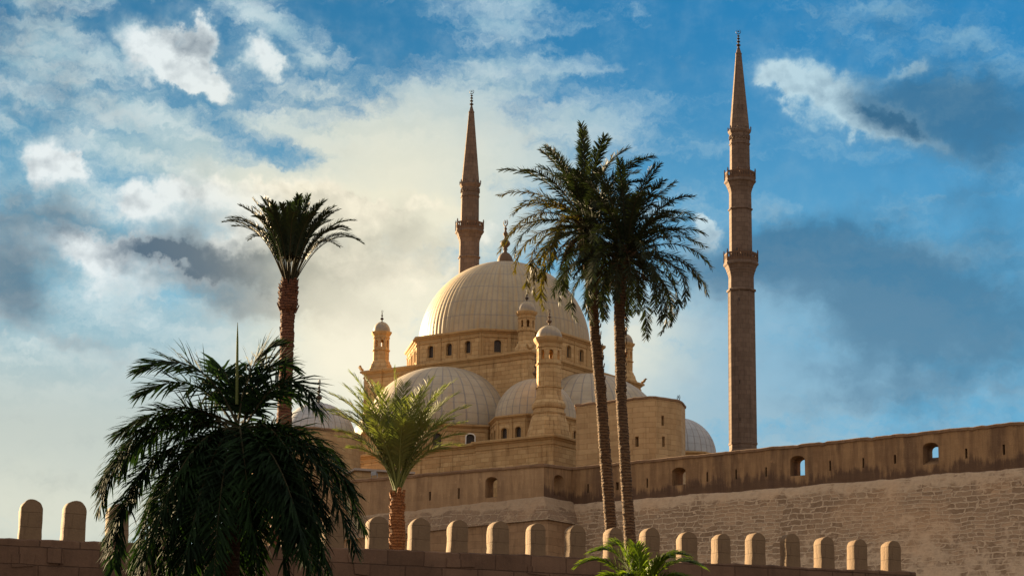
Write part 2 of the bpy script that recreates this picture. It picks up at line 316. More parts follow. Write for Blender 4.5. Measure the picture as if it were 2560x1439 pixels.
def rubble_mat(name, plaster, stone, stone2, cover=0.0, rowh=0.62, bw=1.5, top=6.0):
    "rubble masonry half buried in lime mortar: stones show in patches"
    m, t, b = newmat(name)
    oc = t.node('ShaderNodeTexCoord').outputs['Object']; x, y, z = t.sep(oc)
    w1 = t.vm('SCALE', t.vm('SUBTRACT', t.noise(oc, 0.55, 3, out='Color'), (0.5, 0.5, 0.5)), scale=1.5)
    w2 = t.vm('SCALE', t.vm('SUBTRACT', t.noise(oc, 2.6, 4, out='Color'), (0.5, 0.5, 0.5)), scale=0.42)
    v = t.vm('ADD', t.comb(x, z, 0), t.vm('MULTIPLY', t.vm('ADD', w1, w2), (1.2, 0.42, 0.0)))
    br = t.node('ShaderNodeTexBrick', offset=0.43, offset_frequency=2, squash=0.75, squash_frequency=3)
    t.put(br.inputs['Vector'], v); t.put(br.inputs['Scale'], 1.0); t.put(br.inputs['Mortar Size'], 0.085); t.put(br.inputs['Mortar Smooth'], 0.5)
    t.put(br.inputs['Brick Width'], bw); t.put(br.inputs['Row Height'], rowh); t.put(br.inputs['Bias'], -0.1)
    t.put(br.inputs['Color1'], stone); t.put(br.inputs['Color2'], stone2); t.put(br.inputs['Mortar'], plaster)
    br2 = t.node('ShaderNodeTexBrick', offset=0.37, offset_frequency=2, squash=1.35, squash_frequency=2)
    t.put(br2.inputs['Vector'], t.vm('ADD', v, (0.37, 0.21, 0.0))); t.put(br2.inputs['Scale'], 1.0); t.put(br2.inputs['Mortar Size'], 0.07); t.put(br2.inputs['Mortar Smooth'], 0.5)
    t.put(br2.inputs['Brick Width'], bw*0.66); t.put(br2.inputs['Row Height'], rowh*0.72); t.put(br2.inputs['Bias'], 0.1)
    t.put(br2.inputs['Color1'], stone); t.put(br2.inputs['Color2'], tuple(c*1.25 for c in stone2[:3])+(1,)); t.put(br2.inputs['Mortar'], plaster)
    sel = t.ss(t.noise(oc, 0.28, 3, 0.5), 0.49, 0.51)
    stn = t.mix(sel, br.outputs[0], br2.outputs[0]); mor = t.m('ADD', t.m('MULTIPLY', br.outputs['Fac'], t.m('SUBTRACT', 1.0, sel)), t.m('MULTIPLY', br2.outputs['Fac'], sel))
    big = t.noise(oc, 0.16, 5, 0.6); med = t.noise(oc, 0.8, 6, 0.65); fin = t.noise(oc, 6, 6, 0.7); mid = t.noise(oc, 2.2, 6, 0.7)
    # how much mortar covers the stones: patches, and everything far below the parapet
    cov = t.m('ADD', t.m('ADD', t.m('MULTIPLY', t.m('SUBTRACT', med, 0.5), 2.0), t.m('MULTIPLY', t.m('SUBTRACT', big, 0.5), 1.3)), t.m('ADD', cover, t.ss(z, -3.5, -top, 0.0, 0.75, 'LINEAR')))
    cov = t.m('ADD', cov, t.ss(z, -1.5, -0.5, 0.0, 0.6))
    covm = t.ss(cov, -0.08, 0.34)
    col = t.mix(t.m('MULTIPLY', covm, 0.93), stn, plaster)
    col = t.mix(t.m('MULTIPLY', t.ss(mid, 0.42, 0.70), 0.55), col, tuple(c*0.66 for c in plaster[:3])+(1,))
    col = t.mix(t.m('MULTIPLY', t.ss(big, 0.5, 0.68), 0.30), col, (plaster[0]*1.1, plaster[1]*0.92, plaster[2]*0.75, 1))
    col = t.mix(t.m('MULTIPLY', t.m('SUBTRACT', fin, 0.5), 0.9), col, (0.9, 0.9, 0.85, 1), 'SOFT_LIGHT')
    t.put(b.inputs['Base Color'], col)
    inset = t.m('MULTIPLY', t.m('SUBTRACT', 1.0, mor), t.m('SUBTRACT', 1.0, covm))
    bump(t, b, t.m('ADD', t.m('MULTIPLY', inset, -0.5), t.m('ADD', t.m('MULTIPLY', mid, 0.9), t.m('MULTIPLY', fin, 0.45))), 0.16, 0.9)
    return m
M['talus'] = rubble_mat('mortared_rubble', (0.50, 0.36, 0.235, 1), (0.20, 0.125, 0.072, 1), (0.32, 0.21, 0.125, 1), cover=-0.26, top=11, rowh=0.54, bw=1.25)
M['talus_pale'] = rubble_mat('broken_pale_blocks', (0.37, 0.26, 0.165, 1), (0.24, 0.155, 0.095, 1), (0.19, 0.12, 0.075, 1), cover=-0.05, rowh=0.8, bw=1.5, top=20)
M['lower_wall'] = stone_mat('worn_lower_wall', (0.30, 0.185, 0.10, 1), (0.235, 0.14, 0.075, 1), (0.13, 0.075, 0.04, 1), course=0.7, block=1.6, streak=0.5, joint=0.45, grain=1.5)

def ground_mat():
    m, t, b = newmat('dusty_ground')
    oc = t.node('ShaderNodeTexCoord').outputs['Object']
    a = t.noise(oc, 0.05, 6, 0.6); c = t.noise(oc, 1.5, 6, 0.6)
    t.put(b.inputs['Base Color'], t.mix(t.ss(t.m('ADD', t.m('MULTIPLY', a, 0.6), t.m('MULTIPLY', c, 0.4)), 0.35, 0.65), (0.20, 0.15, 0.10, 1), (0.13, 0.10, 0.06, 1)))
    bump(t, b, c, 0.05, 0.7); return m
M['ground'] = ground_mat()

def leaf_mat(name, c1, c2, trans=0.35, rough=0.45, tip=None, spec=0.12):
    m, t, b = newmat(name)
    oc = t.node('ShaderNodeTexCoord').outputs['Object']
    nz = t.noise(oc, 0.9, 3, 0.6); n2 = t.noise(oc, 14, 3, 0.6)
    c = t.mix(t.ss(t.m('ADD', t.m('MULTIPLY', nz, 0.6), t.m('MULTIPLY', n2, 0.4)), 0.36, 0.64), c1, c2)
    if tip: c = t.mix(t.ss(n2, 0.60, 0.72), c, tip)
    t.put(b.inputs['Base Color'], c); b.inputs['Roughness'].default_value = rough; b.inputs['Specular IOR Level'].default_value = spec
    tr = t.node('ShaderNodeBsdfTranslucent'); t.put(tr.inputs[0], t.mix(1.0, c, (1.2, 1.4, 0.6, 1), 'MULTIPLY'))
    mx = t.node('ShaderNodeMixShader'); mx.inputs[0].default_value = trans
    t.l.new(b.outputs[0], mx.inputs[1]); t.l.new(tr.outputs[0], mx.inputs[2])
    t.l.new(mx.outputs[0], [x for x in t.n if x.type == 'OUTPUT_MATERIAL'][0].inputs[0])
    return m
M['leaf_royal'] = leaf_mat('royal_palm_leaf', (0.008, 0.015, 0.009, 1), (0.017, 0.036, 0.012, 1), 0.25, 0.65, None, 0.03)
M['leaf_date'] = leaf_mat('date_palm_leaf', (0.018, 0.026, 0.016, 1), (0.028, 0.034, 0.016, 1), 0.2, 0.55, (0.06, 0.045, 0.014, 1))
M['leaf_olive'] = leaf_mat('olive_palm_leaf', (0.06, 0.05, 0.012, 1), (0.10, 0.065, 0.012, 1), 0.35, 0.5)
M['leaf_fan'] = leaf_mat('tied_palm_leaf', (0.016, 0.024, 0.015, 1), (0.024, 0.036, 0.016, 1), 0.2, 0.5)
M['leaf_young'] = leaf_mat('young_palm_leaf', (0.11, 0.13, 0.04, 1), (0.15, 0.15, 0.05, 1), 0.36, 0.55, (0.15, 0.11, 0.05, 1))
M['leaf_bright'] = leaf_mat('bright_palm_leaf', (0.07, 0.105, 0.008, 1), (0.13, 0.165, 0.012, 1), 0.45, 0.4, (0.16, 0.17, 0.03, 1))
M['rachis'] = flat_mat('green_leaf_stalk', (0.12, 0.14, 0.045), 0.7, 0.1)
M['rachis_dark'] = flat_mat('dark_leaf_stalk', (0.045, 0.04, 0.022), 0.8, 0.05)
M['deadleaf'] = leaf_mat('dry_palm_leaf', (0.07, 0.045, 0.024, 1), (0.10, 0.065, 0.035, 1), 0.2, 0.8)

def bark_mat(name, c1, c2, ring=3.2):
    m, t, b = newmat(name)
    oc = t.node('ShaderNodeTexCoord').outputs['Object']; x, y, z = t.sep(oc)
    nz = t.noise(t.mapping(oc, sc=(4, 4, 9)), 1.0, 6, 0.7); n2 = t.noise(oc, 0.8, 4)
    rg = t.m('SINE', t.m('ADD', t.m('MULTIPLY', z, ring*2.1*2*pi), t.m('MULTIPLY', t.m('ADD', nz, n2), 11)))
    f = t.ss(t.m('ADD', nz, t.m('MULTIPLY', rg, 0.10)), 0.36, 0.64)
    c = t.mix(f, c2, c1); c = t.mix(t.m('MULTIPLY', n2, 0.4), c, c2)
    t.put(b.inputs['Base Color'], c); bump(t, b, t.m('ADD', nz, t.m('MULTIPLY', rg, 0.25)), 0.08, 1.0)
    return m
M['bark'] = bark_mat('palm_bark', (0.17, 0.10, 0.05, 1), (0.055, 0.03, 0.016, 1))
M['bark_dark'] = bark_mat('tall_palm_bark', (0.20, 0.085, 0.045, 1), (0.075, 0.03, 0.018, 1))
M['bark_rust'] = bark_mat('young_palm_bark', (0.34, 0.15, 0.055, 1), (0.16, 0.06, 0.02, 1))
M['bark_royal'] = bark_mat('royal_palm_bark', (0.10, 0.055, 0.035, 1), (0.06, 0.032, 0.02, 1))

# ------------------------------------------------------------------ geometry helpers
def link(name, me, mats, parent=None, loc=(0, 0, 0), rz=0.0):
    o = bpy.data.objects.new(name, me); COL.objects.link(o)
    for mm in (mats if isinstance(mats, (list, tuple)) else [mats]): me.materials.append(mm)
    o.location = loc; o.rotation_euler = (0, 0, rz)
    if parent is not None: o.parent = parent
    return o

def thing(name, label, cat, loc=(0, 0, 0), rz=0.0, group=None):
    o = bpy.data.objects.new(name, None); COL.objects.link(o); o.empty_display_size = 0.5
    o.location = loc; o.rotation_euler = (0, 0, rz); o['label'] = label; o['category'] = cat
    if group: o['group'] = group
    return o

def part(name, bm, mats, parent=None, loc=(0, 0, 0), rz=0.0, smooth=None, normals=True):
    if normals: bmesh.ops.recalc_face_normals(bm, faces=bm.faces)
    me = bpy.data.meshes.new(name); bm.to_mesh(me); bm.free()
    if smooth is not None:
        me.shade_smooth()
        if smooth < 180: me.set_sharp_from_angle(angle=radians(smooth))
    return link(name, me, mats, parent, loc, rz)

def box(bm, x0, x1, y0, y1, z0, z1):
    v = [bm.verts.new(c) for c in ((x0, y0, z0), (x1, y0, z0), (x1, y1, z0), (x0, y1, z0), (x0, y0, z1), (x1, y0, z1), (x1, y1, z1), (x0, y1, z1))]
    for f in ((3, 2, 1, 0), (4, 5, 6, 7), (0, 1, 5, 4), (1, 2, 6, 5), (2, 3, 7, 6), (3, 0, 4, 7)): bm.faces.new([v[i] for i in f])
    return v

def loft(bm, rings, cap0=True, cap1=True, closed=True, mi=0):
    "join rings of equal length into a skin"
    rs = [[bm.verts.new(q) for q in r] for r in rings]
    k = len(rs[0])
    for a, b2 in zip(rs, rs[1:]):
        for i in range(k if closed else k-1):
            j = (i+1) % k
            f = bm.faces.new((a[i], a[j], b2[j], b2[i])); f.material_index = mi
    if cap0 and closed: bm.faces.new(rs[0][::-1]).material_index = mi
    if cap1 and closed: bm.faces.new(rs[-1]).material_index = mi
    return rs

def lathe(bm, prof, seg=8, phase=0.0, mod=None, cx=0, cy=0, cap0=True, cap1=True, scale_flat=False):
    "prof: list of (radius, z). scale_flat: radius is the apothem of the polygon"
    k = 1/cos(pi/seg) if scale_flat else 1.0
    rings = []
    for r, z in prof:
        ring = []
        for i in range(seg):
            a = phase + 2*pi*i/seg
            q = r*k*(mod(a, z) if mod else 1.0)
            ring.append((cx+q*cos(a), cy+q*sin(a), z))
        rings.append(ring)
    return loft(bm, rings, cap0, cap1)

def tube(bm, pts, rad, seg=6, jit=None, mi=0):
    rings = []
    up = Vector((0.3, 0.9, 0.2)).normalized()
    for i, q in enumerate(pts):
        t = (pts[min(i+1, len(pts)-1)] - pts[max(i-1, 0)])
        t = t.normalized() if t.length > 1e-9 else Vector((0, 0, 1))
        s = t.cross(up); s = s.normalized() if s.length > 1e-4 else Vector((1, 0, 0)); w = t.cross(s)
        rings.append([q + (s*cos(2*pi*j/seg) + w*sin(2*pi*j/seg))*(rad[i]*(jit(i, j) if jit else 1)) for j in range(seg)])
    return loft(bm, rings, mi=mi)

def arch2d(u, z, w, h, rise=None, k=7):
    "outline of an opening: flat sill at z, width w, total height h, arched top of given rise"
    if rise is None: rise = w*0.32
    if rise <= 0: return [(u-w/2, z), (u+w/2, z), (u+w/2, z+h), (u-w/2, z+h)]
    pts = [(u-w/2, z), (u+w/2, z)]
    for i in range(k+1):
        a = pi*i/k
        pts.append((u+w/2*cos(a), z+h-rise+rise*sin(a)))
    return pts

def plate(bm, o, ux, n, outer, holes, th, back_holes=None, mi=0, mi_in=None, uz=Vector((0, 0, 1))):
    "slab with openings: o origin, ux along, n outward normal, th thickness behind the face; holes go right through"
    if mi_in is None: mi_in = mi
    back_holes = back_holes or holes
    P = lambda q, d: o + ux*q[0] + uz*q[1] - n*d
    def face(loops, d):
        tri = tessellate_polygon([[Vector((q[0], q[1], 0)) for q in l] for l in loops])
        flat = [q for l in loops for q in l]
        vs = [bm.verts.new(P(q, d)) for q in flat]
        for t in tri:
            try: bm.faces.new([vs[i] for i in t]).material_index = mi
            except ValueError: pass
    face([outer]+holes, 0.0); face([outer]+back_holes, th)
    def wallstrip(l0, l1, m):
        a = [bm.verts.new(P(q, 0)) for q in l0]; b = [bm.verts.new(P(q, th)) for q in l1]
        for i in range(len(a)):
            j = (i+1) % len(a); bm.faces.new((a[i], a[j], b[j], b[i])).material_index = m
    wallstrip(outer, outer, mi)
    for h0, h1 in zip(holes, back_holes): wallstrip(h0, h1, mi_in)

def frame2d(bm, o, ux, n, inner, outer, th, proud, uz=Vector((0, 0, 1))):
    "ring-shaped surround between two outlines with the same number of points"
    P = lambda q, d: o + ux*q[0] + uz*q[1] + n*d
    rings = [[P(q, d) for q in l] for l, d in ((inner, -th), (inner, proud), (outer, proud), (outer, -th))]
    vs = [[bm.verts.new(q) for q in r] for r in rings]
    k = len(inner)
    for a, b in ((0, 1), (1, 2), (2, 3)):
        for i in range(k):
            j = (i+1) % k; bm.faces.new((vs[a][i], vs[a][j], vs[b][j], vs[b][i]))

def crescent(bm, c, R, axis_x, r0):
    "crescent with a rayed star inside; c centre, R radius, axis_x horizontal direction of its plane"
    up = Vector((0, 0, 1)); ax = Vector(axis_x).normalized()
    pts, rad = [], []
    for i in range(21):
        a = radians(112 + 316*i/20)
        pts.append(c + ax*(R*cos(a)) + up*(R*sin(a))); s = abs(i-10)/10
        rad.append(r0*(1.0-0.8*s**1.5))
    tube(bm, pts, rad, 5)
    for i in range(8):
        a = 2*pi*i/8 + 0.2
        q = c + up*(R*0.18)
        tube(bm, [q, q + (ax*cos(a)+up*sin(a))*R*0.62], [r0*0.55, r0*0.3], 4)

def finial(bm, z0, z1, rmax, ax=(1, 0, 0), beads=(1.0, 0.62, 0.42), cres=0.0):
    "spike of diminishing beads from z0 to z1, ending in a crescent of radius cres"
    H = z1 - z0 - (2*cres if cres else 0)
    prof = [(rmax*0.75, z0), (rmax*0.55, z0+H*0.05), (rmax*0.30, z0+H*0.12)]
    tot = sum(beads); z = z0+H*0.14; avail = H*0.80
    for bd in beads:
        hh = avail*bd/tot
        for s, q in ((0.0, 0.30), (0.18, 0.34), (0.34, 0.78), (0.5, 1.0), (0.66, 0.80), (0.82, 0.36)):
            prof.append((max(rmax*bd*q, rmax*0.10), z+hh*s))
        z += hh
    prof += [(rmax*0.13, z), (rmax*0.10, z0+H)]
    lathe(bm, prof, 12)
    if cres: crescent(bm, Vector((0, 0, z0+H+cres*0.95)), cres, ax, cres*0.17)
    else: tube(bm, [Vector((0, 0, z0+H-0.02)), Vector((0, 0, z1))], [rmax*0.10, rmax*0.04], 5)

def wall_hit(px, py, P0, d):
    "where the sight line of a photo pixel meets the vertical plane through P0 along d (xy): distance along it, height"
    a = at(px, py, 100) - CAMPOS
    nx, ny = -d.y, d.x
    t = ((P0.x-CAMPOS.x)*nx + (P0.y-CAMPOS.y)*ny)/(a.x*nx + a.y*ny)
    q = CAMPOS + a*t
    return (q.x-P0.x)*d.x + (q.y-P0.y)*d.y, q.z

RNG = random.Random(7)
from mathutils import noise as mnoise
def wob(x, y=0.0, z=0.0): return mnoise.noise(Vector((x, y, z)))

# ------------------------------------------------------------------ ground
bm = bmesh.new()
vs = [bm.verts.new(c) for c in ((-3000, -1500, 0), (3000, -1500, 0), (3000, 4500, 0), (-3000, 4500, 0))]; bm.faces.new(vs)
g = part('ground', bm, M['ground']); g['kind'] = 'structure'

# ------------------------------------------------------------------ fortress: crenellated wall in front
CW0 = at(0, 1343, 97.0); CW1 = at(2290, 1428, 112.0)
CWd = (CW1-CW0).xy.normalized(); CWang = atan2(CWd.y, CWd.x); CWn = Vector((CWd.y, -CWd.x))
# terrace behind it, rising towards the citadel
bm = bmesh.new()
rows = []
for d, z in ((0.9, 2.0), (0.9, 11.0), (30, 11.4), (60, 12.0), (95, 13.0), (150, 14.0)):
    row = []
    for i in range(41):
        u = -110 + 260*i/40
        q = Vector((CW0.x, CW0.y)) + CWd*u - CWn*d
        row.append((q.x, q.y, z + (0.35*wob(u*0.1, d*0.1) if z > 10 else 0)))
    rows.append(row)
loft(bm, rows, False, False, closed=False)
t_ = part('terrain', bm, M['ground'], smooth=60); t_['kind'] = 'structure'

tops = [(0, 1343), (110, 1347), (250, 1352), (560, 1360), (912, 1369), (1015, 1373), (1115, 1378), (1310, 1384), (1500, 1394), (1700, 1404), (1900, 1409), (2100, 1421), (2255, 1425), (2290, 1428)]
crw = thing('crenellated_wall', 'dark brown crenellated wall with round-topped merlons across the bottom', 'wall', (CW0.x, CW0.y, 0), CWang)
TU = [wall_hit(x, y, CW0, CWd) for x, y in tops]
TU = [(-14.0, TU[0][1]-0.1)] + TU
def cw_top(u):
    for (a, za), (b, zb) in zip(TU, TU[1:]):
        if u <= b: return za + (zb-za)*(u-a)/(b-a)
    return TU[-1][1]
bm = bmesh.new()
Ls = TU[-1][0]; N = 260
rings = []
for i in range(N+1):
    u = TU[0][0] + (Ls-TU[0][0])*i/N
    z = cw_top(u) + 0.05*wob(u*1.6, 3.1) + 0.03*wob(u*6, 1.1)
    y0 = 0.03*wob(u*0.9, 8.2)
    rings.append([(u, y0, 0), (u, y0+0.02*wob(u*2, 5), z-0.75), (u, y0+0.02*wob(u*3, 5), z-0.06), (u, y0+0.10, z), (u, 0.85, z+0.02), (u, 0.95, z-0.05), (u, 0.95, 0)])
loft(bm, rings)
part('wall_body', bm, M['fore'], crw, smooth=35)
bm = bmesh.new()   # broken blocks standing a little proud of the face, and sockets
for (x, y, w, h, pr) in ((140, 1385, 0.60, 0.62, 0.10), (905, 1420, 0.7, 0.6, 0.07), (2150, 1432, 0.8, 0.3, 0.06), (885, 1395, 0.5, 0.3, 0.05), (1150, 1408, 1.3, 0.35, 0.05), (60, 1400, 0.9, 0.5, 0.05), (1350, 1425, 1.2, 0.4, 0.05)):
    u, z = wall_hit(x, y, CW0, CWd)
    vs = box(bm, u-w/2, u+w/2, -pr, 0.3, z-h/2, z+h/2)
    for v in vs:
        v.co.x += RNG.uniform(-.07, .07); v.co.z += RNG.uniform(-.07, .07)
part('jutting_stone', bm, M['fore'], crw)
merl = [(42, 105, 1245), (152, 215, 1250), (263, 324, 1256), (372, 433, 1262), (480, 541, 1267), (588, 648, 1271), (696, 756, 1276), (803, 864, 1281), (912, 975, 1287), (1017, 1078, 1290), (1115, 1172, 1295), (1218, 1277, 1299), (1313, 1367, 1306),
        (1410, 1468, 1308), (1508, 1561, 1315), (1597, 1652, 1317), (1688, 1746, 1325), (1778, 1830, 1329), (1862, 1917, 1330), (1948, 2003, 1332), (2034, 2089, 1337), (2116, 2171, 1346), (2200, 2254, 1347)]
for i, (a, b, yt) in enumerate(merl):
    u0, _z = wall_hit(a, 1330, CW0, CWd); u1, _z = wall_hit(b, 1330, CW0, CWd); _u2, zt = wall_hit((a+b)/2, yt, CW0, CWd)
    TH = 0.70; zt += RNG.uniform(-.035, .03)
    CWB = CW0 - Vector((CWn.x, CWn.y, 0))*(TH+0.12)       # back plane: the outline in the photo is whichever corner sticks out
    u0 = max(u0, wall_hit(a, 1330, CWB, CWd)[0]); u1 = min(u1, wall_hit(b, 1330, CWB, CWd)[0])
    w = u1-u0; uc = (u0+u1)/2; zb = cw_top(uc)-0.08
    bm = bmesh.new()
    out = []
    for k2 in range(6):
        out.append((-w/2, (zt-zb-w/2)*k2/6))
    for k2 in range(17):
        a2 = pi - pi*k2/16; out.append((w/2*cos(a2), (zt-zb-w/2)+w/2*sin(a2)))
    for k2 in range(6):
        out.append((w/2, (zt-zb-w/2)*(5-k2)/6))
    rr_ = [(1.03 if z < 0.25 else 1.0) for x, z in out]
    prof = []
    for yy, sc in ((0.0, 0.965), (0.045, 1.0), (TH-0.045, 1.0), (TH, 0.965)):
        ring = []
        for (x, z), q in zip(out, rr_):
            jx = 0.026*wob(x*4+i*7, z*3, yy*2)+0.014*wob(x*11+i*7, z*9, yy*5); jz = 0.026*wob(x*4+i*7+40, z*3, yy*2)+0.014*wob(x*11+i*7+9, z*9, yy*5)
            ring.append((x*sc*q+jx, yy+0.12, (z if z < 0.5 else z-(1-sc)*w/2)+jz))
        prof.append(ring)
    loft(bm, prof)
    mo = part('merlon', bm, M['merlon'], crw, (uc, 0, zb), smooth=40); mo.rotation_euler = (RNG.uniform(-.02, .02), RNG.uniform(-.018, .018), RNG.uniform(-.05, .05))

# ------------------------------------------------------------------ fortress: citadel walls
CC = at(1360, 1158, 228.0); CI = at(1430, 1168, 232.0); CR = at(2560, 1052, 205.0); CL = at(905, 1197, 238.5)
# platform inside the walls
bm = bmesh.new()
poly = [(-80, 268), (CL.x-4, CL.y+5), (CC.x-1, CC.y+3), (CI.x+0.5, CI.y+2.5), (CR.x, CR.y+3), (CR.x+32, CR.y-18), (170, 300), (200, 460), (-160, 460)]
loft(bm, [[(x, y, 4.0) for x, y in poly], [(x, y, 30.0) for x, y in poly]])
t_ = part('citadel_hill', bm, M['ground']); t_['kind'] = 'structure'

def coping(bm, L0, L1, ztop, th, jit, h=0.30):
    rings = []
    k = max(8, int((L1-L0)*2.2))
    for i in range(k+1):
        u = L0+(L1-L0)*i/k
        z = ztop(u) + 0.07*wob(u*0.55, jit) + 0.06*wob(u*2.3, jit) - (0.07 if wob(u*0.8, jit+20) > 0.33 else 0.0)
        pr = 0.13 + 0.04*wob(u*1.3, jit+4)
        rings.append([(u, -pr, z-h+0.03*wob(u*4, jit)), (u, -pr-0.02, z-0.07), (u, -pr+0.12, z), (u, th*0.5, z+0.05), (u, th+0.1, z-0.02), (u, th+0.1, z-h)])
    loft(bm, rings)

def parapet_wall(root, L0, L1, zf, zt, th, holes, mat, jit):
    "parapet in the wall's own frame: x along, y into the wall; zf/zt foot and top by x"
    bm = bmesh.new()
    k = 14
    outer = [(L0+(L1-L0)*i/k, zf(L0+(L1-L0)*i/k)-0.6) for i in range(k+1)] + [(L1-(L1-L0)*i/k, zt(L1-(L1-L0)*i/k)-0.27) for i in range(k+1)]
    hs, back = [], []
    for h in holes:
        hs.append(h[0]); back.append(h[1])
    plate(bm, Vector((0, 0, 0)), Vector((1, 0, 0)), Vector((0, -1, 0)), outer, hs, th, back)
    part('parapet', bm, mat, root)
    bm = bmesh.new(); coping(bm, L0-0.1, L1+0.05, zt, th, jit)
    part('coping', bm, M['coping'], root, smooth=50)

def gunport(u, z0, z1, w, back_sill=0.0, shift=0.0):
    h = z1-z0
    f = arch2d(u, z0, w, h, w*0.28)
    bk = arch2d(u-w*0.20+shift, z0+back_sill, w*0.56, h-back_sill-0.1, w*0.26)
    return (f, bk)
def slit(u, z0, z1, w=0.20):
    f = arch2d(u, z0, w, z1-z0, 0.0); b_ = arch2d(u, z0+0.1, w*0.9, (z1-z0)*0.8, 0.0)
    return (f, b_)

# long wall on the right
d2 = (CR-CI).xy.normalized(); LW = (CR-CI).xy.length
cur = thing('fortress_wall', 'long stained fortress wall with slits and rubble base rising to the right edge', 'wall', (CI.x, CI.y, 0), atan2(d2.y, d2.x))
hz = lambda x, y: wall_hit(x, y, CI, d2)
_, zf0 = hz(1430, 1262); uf1, zf1 = hz(2560, 1170); ut0, zt0 = hz(1430, 1167); ut1, zt1 = hz(2560, 1052)
FZ = zf0
zf = lambda u: zf0 + (zf1-zf0)*u/uf1
zt = lambda u: zt0 + (zt1-zt0)*u/ut1
holes = []
for (xa, xb, ya, yb, bs) in ((1680, 1714, 1167, 1212, 0.4), (1975, 2012, 1138, 1188, 0.25), (2307, 2346, 1105, 1160, 0.95)):
    ua, za = hz(xa, (ya+yb)/2); ub, _ = hz(xb, (ya+yb)/2); _, z1_ = hz((xa+xb)/2, ya); _, z0_ = hz((xa+xb)/2, yb)
    holes.append(gunport((ua+ub)/2, z0_, z1_, ub-ua, bs))
for (x, ya, yb, wpx) in ((1470, 1209, 1231, 5), (1543, 1204, 1224, 9), (1618, 1195, 1218, 5), (1768, 1179, 1203, 5), (1840, 1172, 1197, 5), (1915, 1167, 1190, 5), (2075, 1151, 1176, 5), (2158, 1144, 1168, 5), (2237, 1136, 1158, 6), (2415, 1120, 1145, 6), (2509, 1110, 1136, 6)):
    u, z1_ = hz(x, ya); _, z0_ = hz(x, yb); holes.append(slit(u, z0_, z1_, wpx/26.0))
shift = [( [(x, z-FZ) for x, z in f], [(x, z-FZ) for x, z in b_]) for f, b_ in holes]
cur.location.z = FZ
PTH = 2.1
parapet_wall(cur, 0.0, LW+46, lambda u: zf(u)-FZ, lambda u: zt(u)-FZ, PTH, shift, M['parapet'], 2.0)
bm = bmesh.new()
rows = []
hs_ = [-0.35, 0.0, 0.12, 0.3, 0.55, 0.9, 1.4] + [2.0+0.55*i for i in range(32)]
for h in hs_:
    row = []
    for i in range(231):
        u = -7 + (LW+46+7)*i/230
        ledge = 0.10 + 0.30*min(1, max(0, h)/0.3)
        o = ledge + 0.36*max(0, h-0.3) + 0.07*wob(u*0.25, h*0.4, 1.0) + 0.05*wob(u*1.2, h*1.5, 2.0) + 0.05*wob(u*3.0, h*3.5, 4.0)
        if h < 0: o = -0.5
        z = zf(u)-FZ - h + (0.13*wob(u*0.30, 7.7) + 0.08*wob(u*1.1, 3.3))*(1.0 if h < 1 else 0.4)
        row.append((u, -o, z))
    rows.append(row)
loft(bm, rows, False, False, closed=False)
part('rubble_base', bm, M['talus'], cur, smooth=60)

# bastion: salient on the left with its corner near the middle
d1 = (CC-CL).xy.normalized(); LA = (CC-CL).xy.length
hz1 = lambda x, y: wall_hit(x, y, CC, d1)
_, za_f1 = hz1(1355, 1241); ua_f0, za_f0 = hz1(1020, 1277); _, za_t1 = hz1(1358, 1158); ua_t0, za_t0 = hz1(905, 1196)
bas = thing('bastion', 'weathered pale bastion with one gunport projecting beside the long wall', 'wall', (CC.x, CC.y, za_f1), atan2(d1.y, d1.x))
FB = za_f1
zfa = lambda u: (za_f1 + (za_f0-za_f1)*u/ua_f0)-FB
zta = lambda u: (za_t1 + (za_t0-za_t1)*u/ua_t0)-FB
holes = []
ua, _ = hz1(1213, 1220); ub, _ = hz1(1243, 1220); _, z1_ = hz1(1228, 1191); _, z0_ = hz1(1228, 1243)
holes.append(gunport((ua+ub)/2, z0_-FB, z1_-FB, ub-ua, 0.3))
for (x, ya, yb) in ((1075, 1228, 1250), (1147, 1219, 1246)):
    u, z1_ = hz1(x, ya); _, z0_ = hz1(x, yb); holes.append(slit(u, z0_-FB, z1_-FB, 0.24))
parapet_wall(bas, -LA-7, 0.0, zfa, zta, 1.6, holes, M['parapet_pale'], 5.0)
# return face of the bastion
d3 = (CI-CC).xy.normalized(); LR = (CI-CC).xy.length
cA, sA = d1.x, d1.y
def to_b(v): return Vector((v.x*cA + v.y*sA, -v.x*sA + v.y*cA))
e3 = to_b(d3); n3 = Vector((e3.y, -e3.x))
hz3 = lambda x, y: wall_hit(x, y, CC, d3)
bm = bmesh.new()
ua, _ = hz3(1385, 1215); ub, _ = hz3(1410, 1215); _, z1_ = hz3(1397, 1186); _, z0_ = hz3(1397, 1238)
zr = lambda u: zta(0) + (zt(0)-FB-zta(0))*u/LR
outer = [(0.0, -0.6), (LR+1.2, -0.6), (LR+1.2, zr(LR)-0.27), (0.0, zta(0)-0.27)]
h_ = gunport((ua+ub)/2, z0_-FB, z1_-FB, ub-ua, 0.3)
plate(bm, Vector((0.0, 0.004, 0)), Vector((e3.x, e3.y, 0)), Vector((n3.x, n3.y, 0)), outer, [h_[0]], 1.4, [h_[1]])
part('return_parapet', bm, M['parapet'], bas)
bm = bmesh.new()
rings = []
for i in range(19):
    u = -0.15 + (LR+1.0)*i/18
    z = zr(u) + 0.05*wob(u*1.7, 9)
    q = lambda off, zz: (e3.x*u + n3.x*off, e3.y*u + n3.y*off, zz)
    rings.append([q(0.14, z-0.30), q(0.15, z-0.06), q(0.03, z+0.004), q(-0.7, z+0.05), q(-1.5, z), q(-1.5, z-0.3)])
loft(bm, rings)
part('coping', bm, M['coping'], bas, smooth=50)
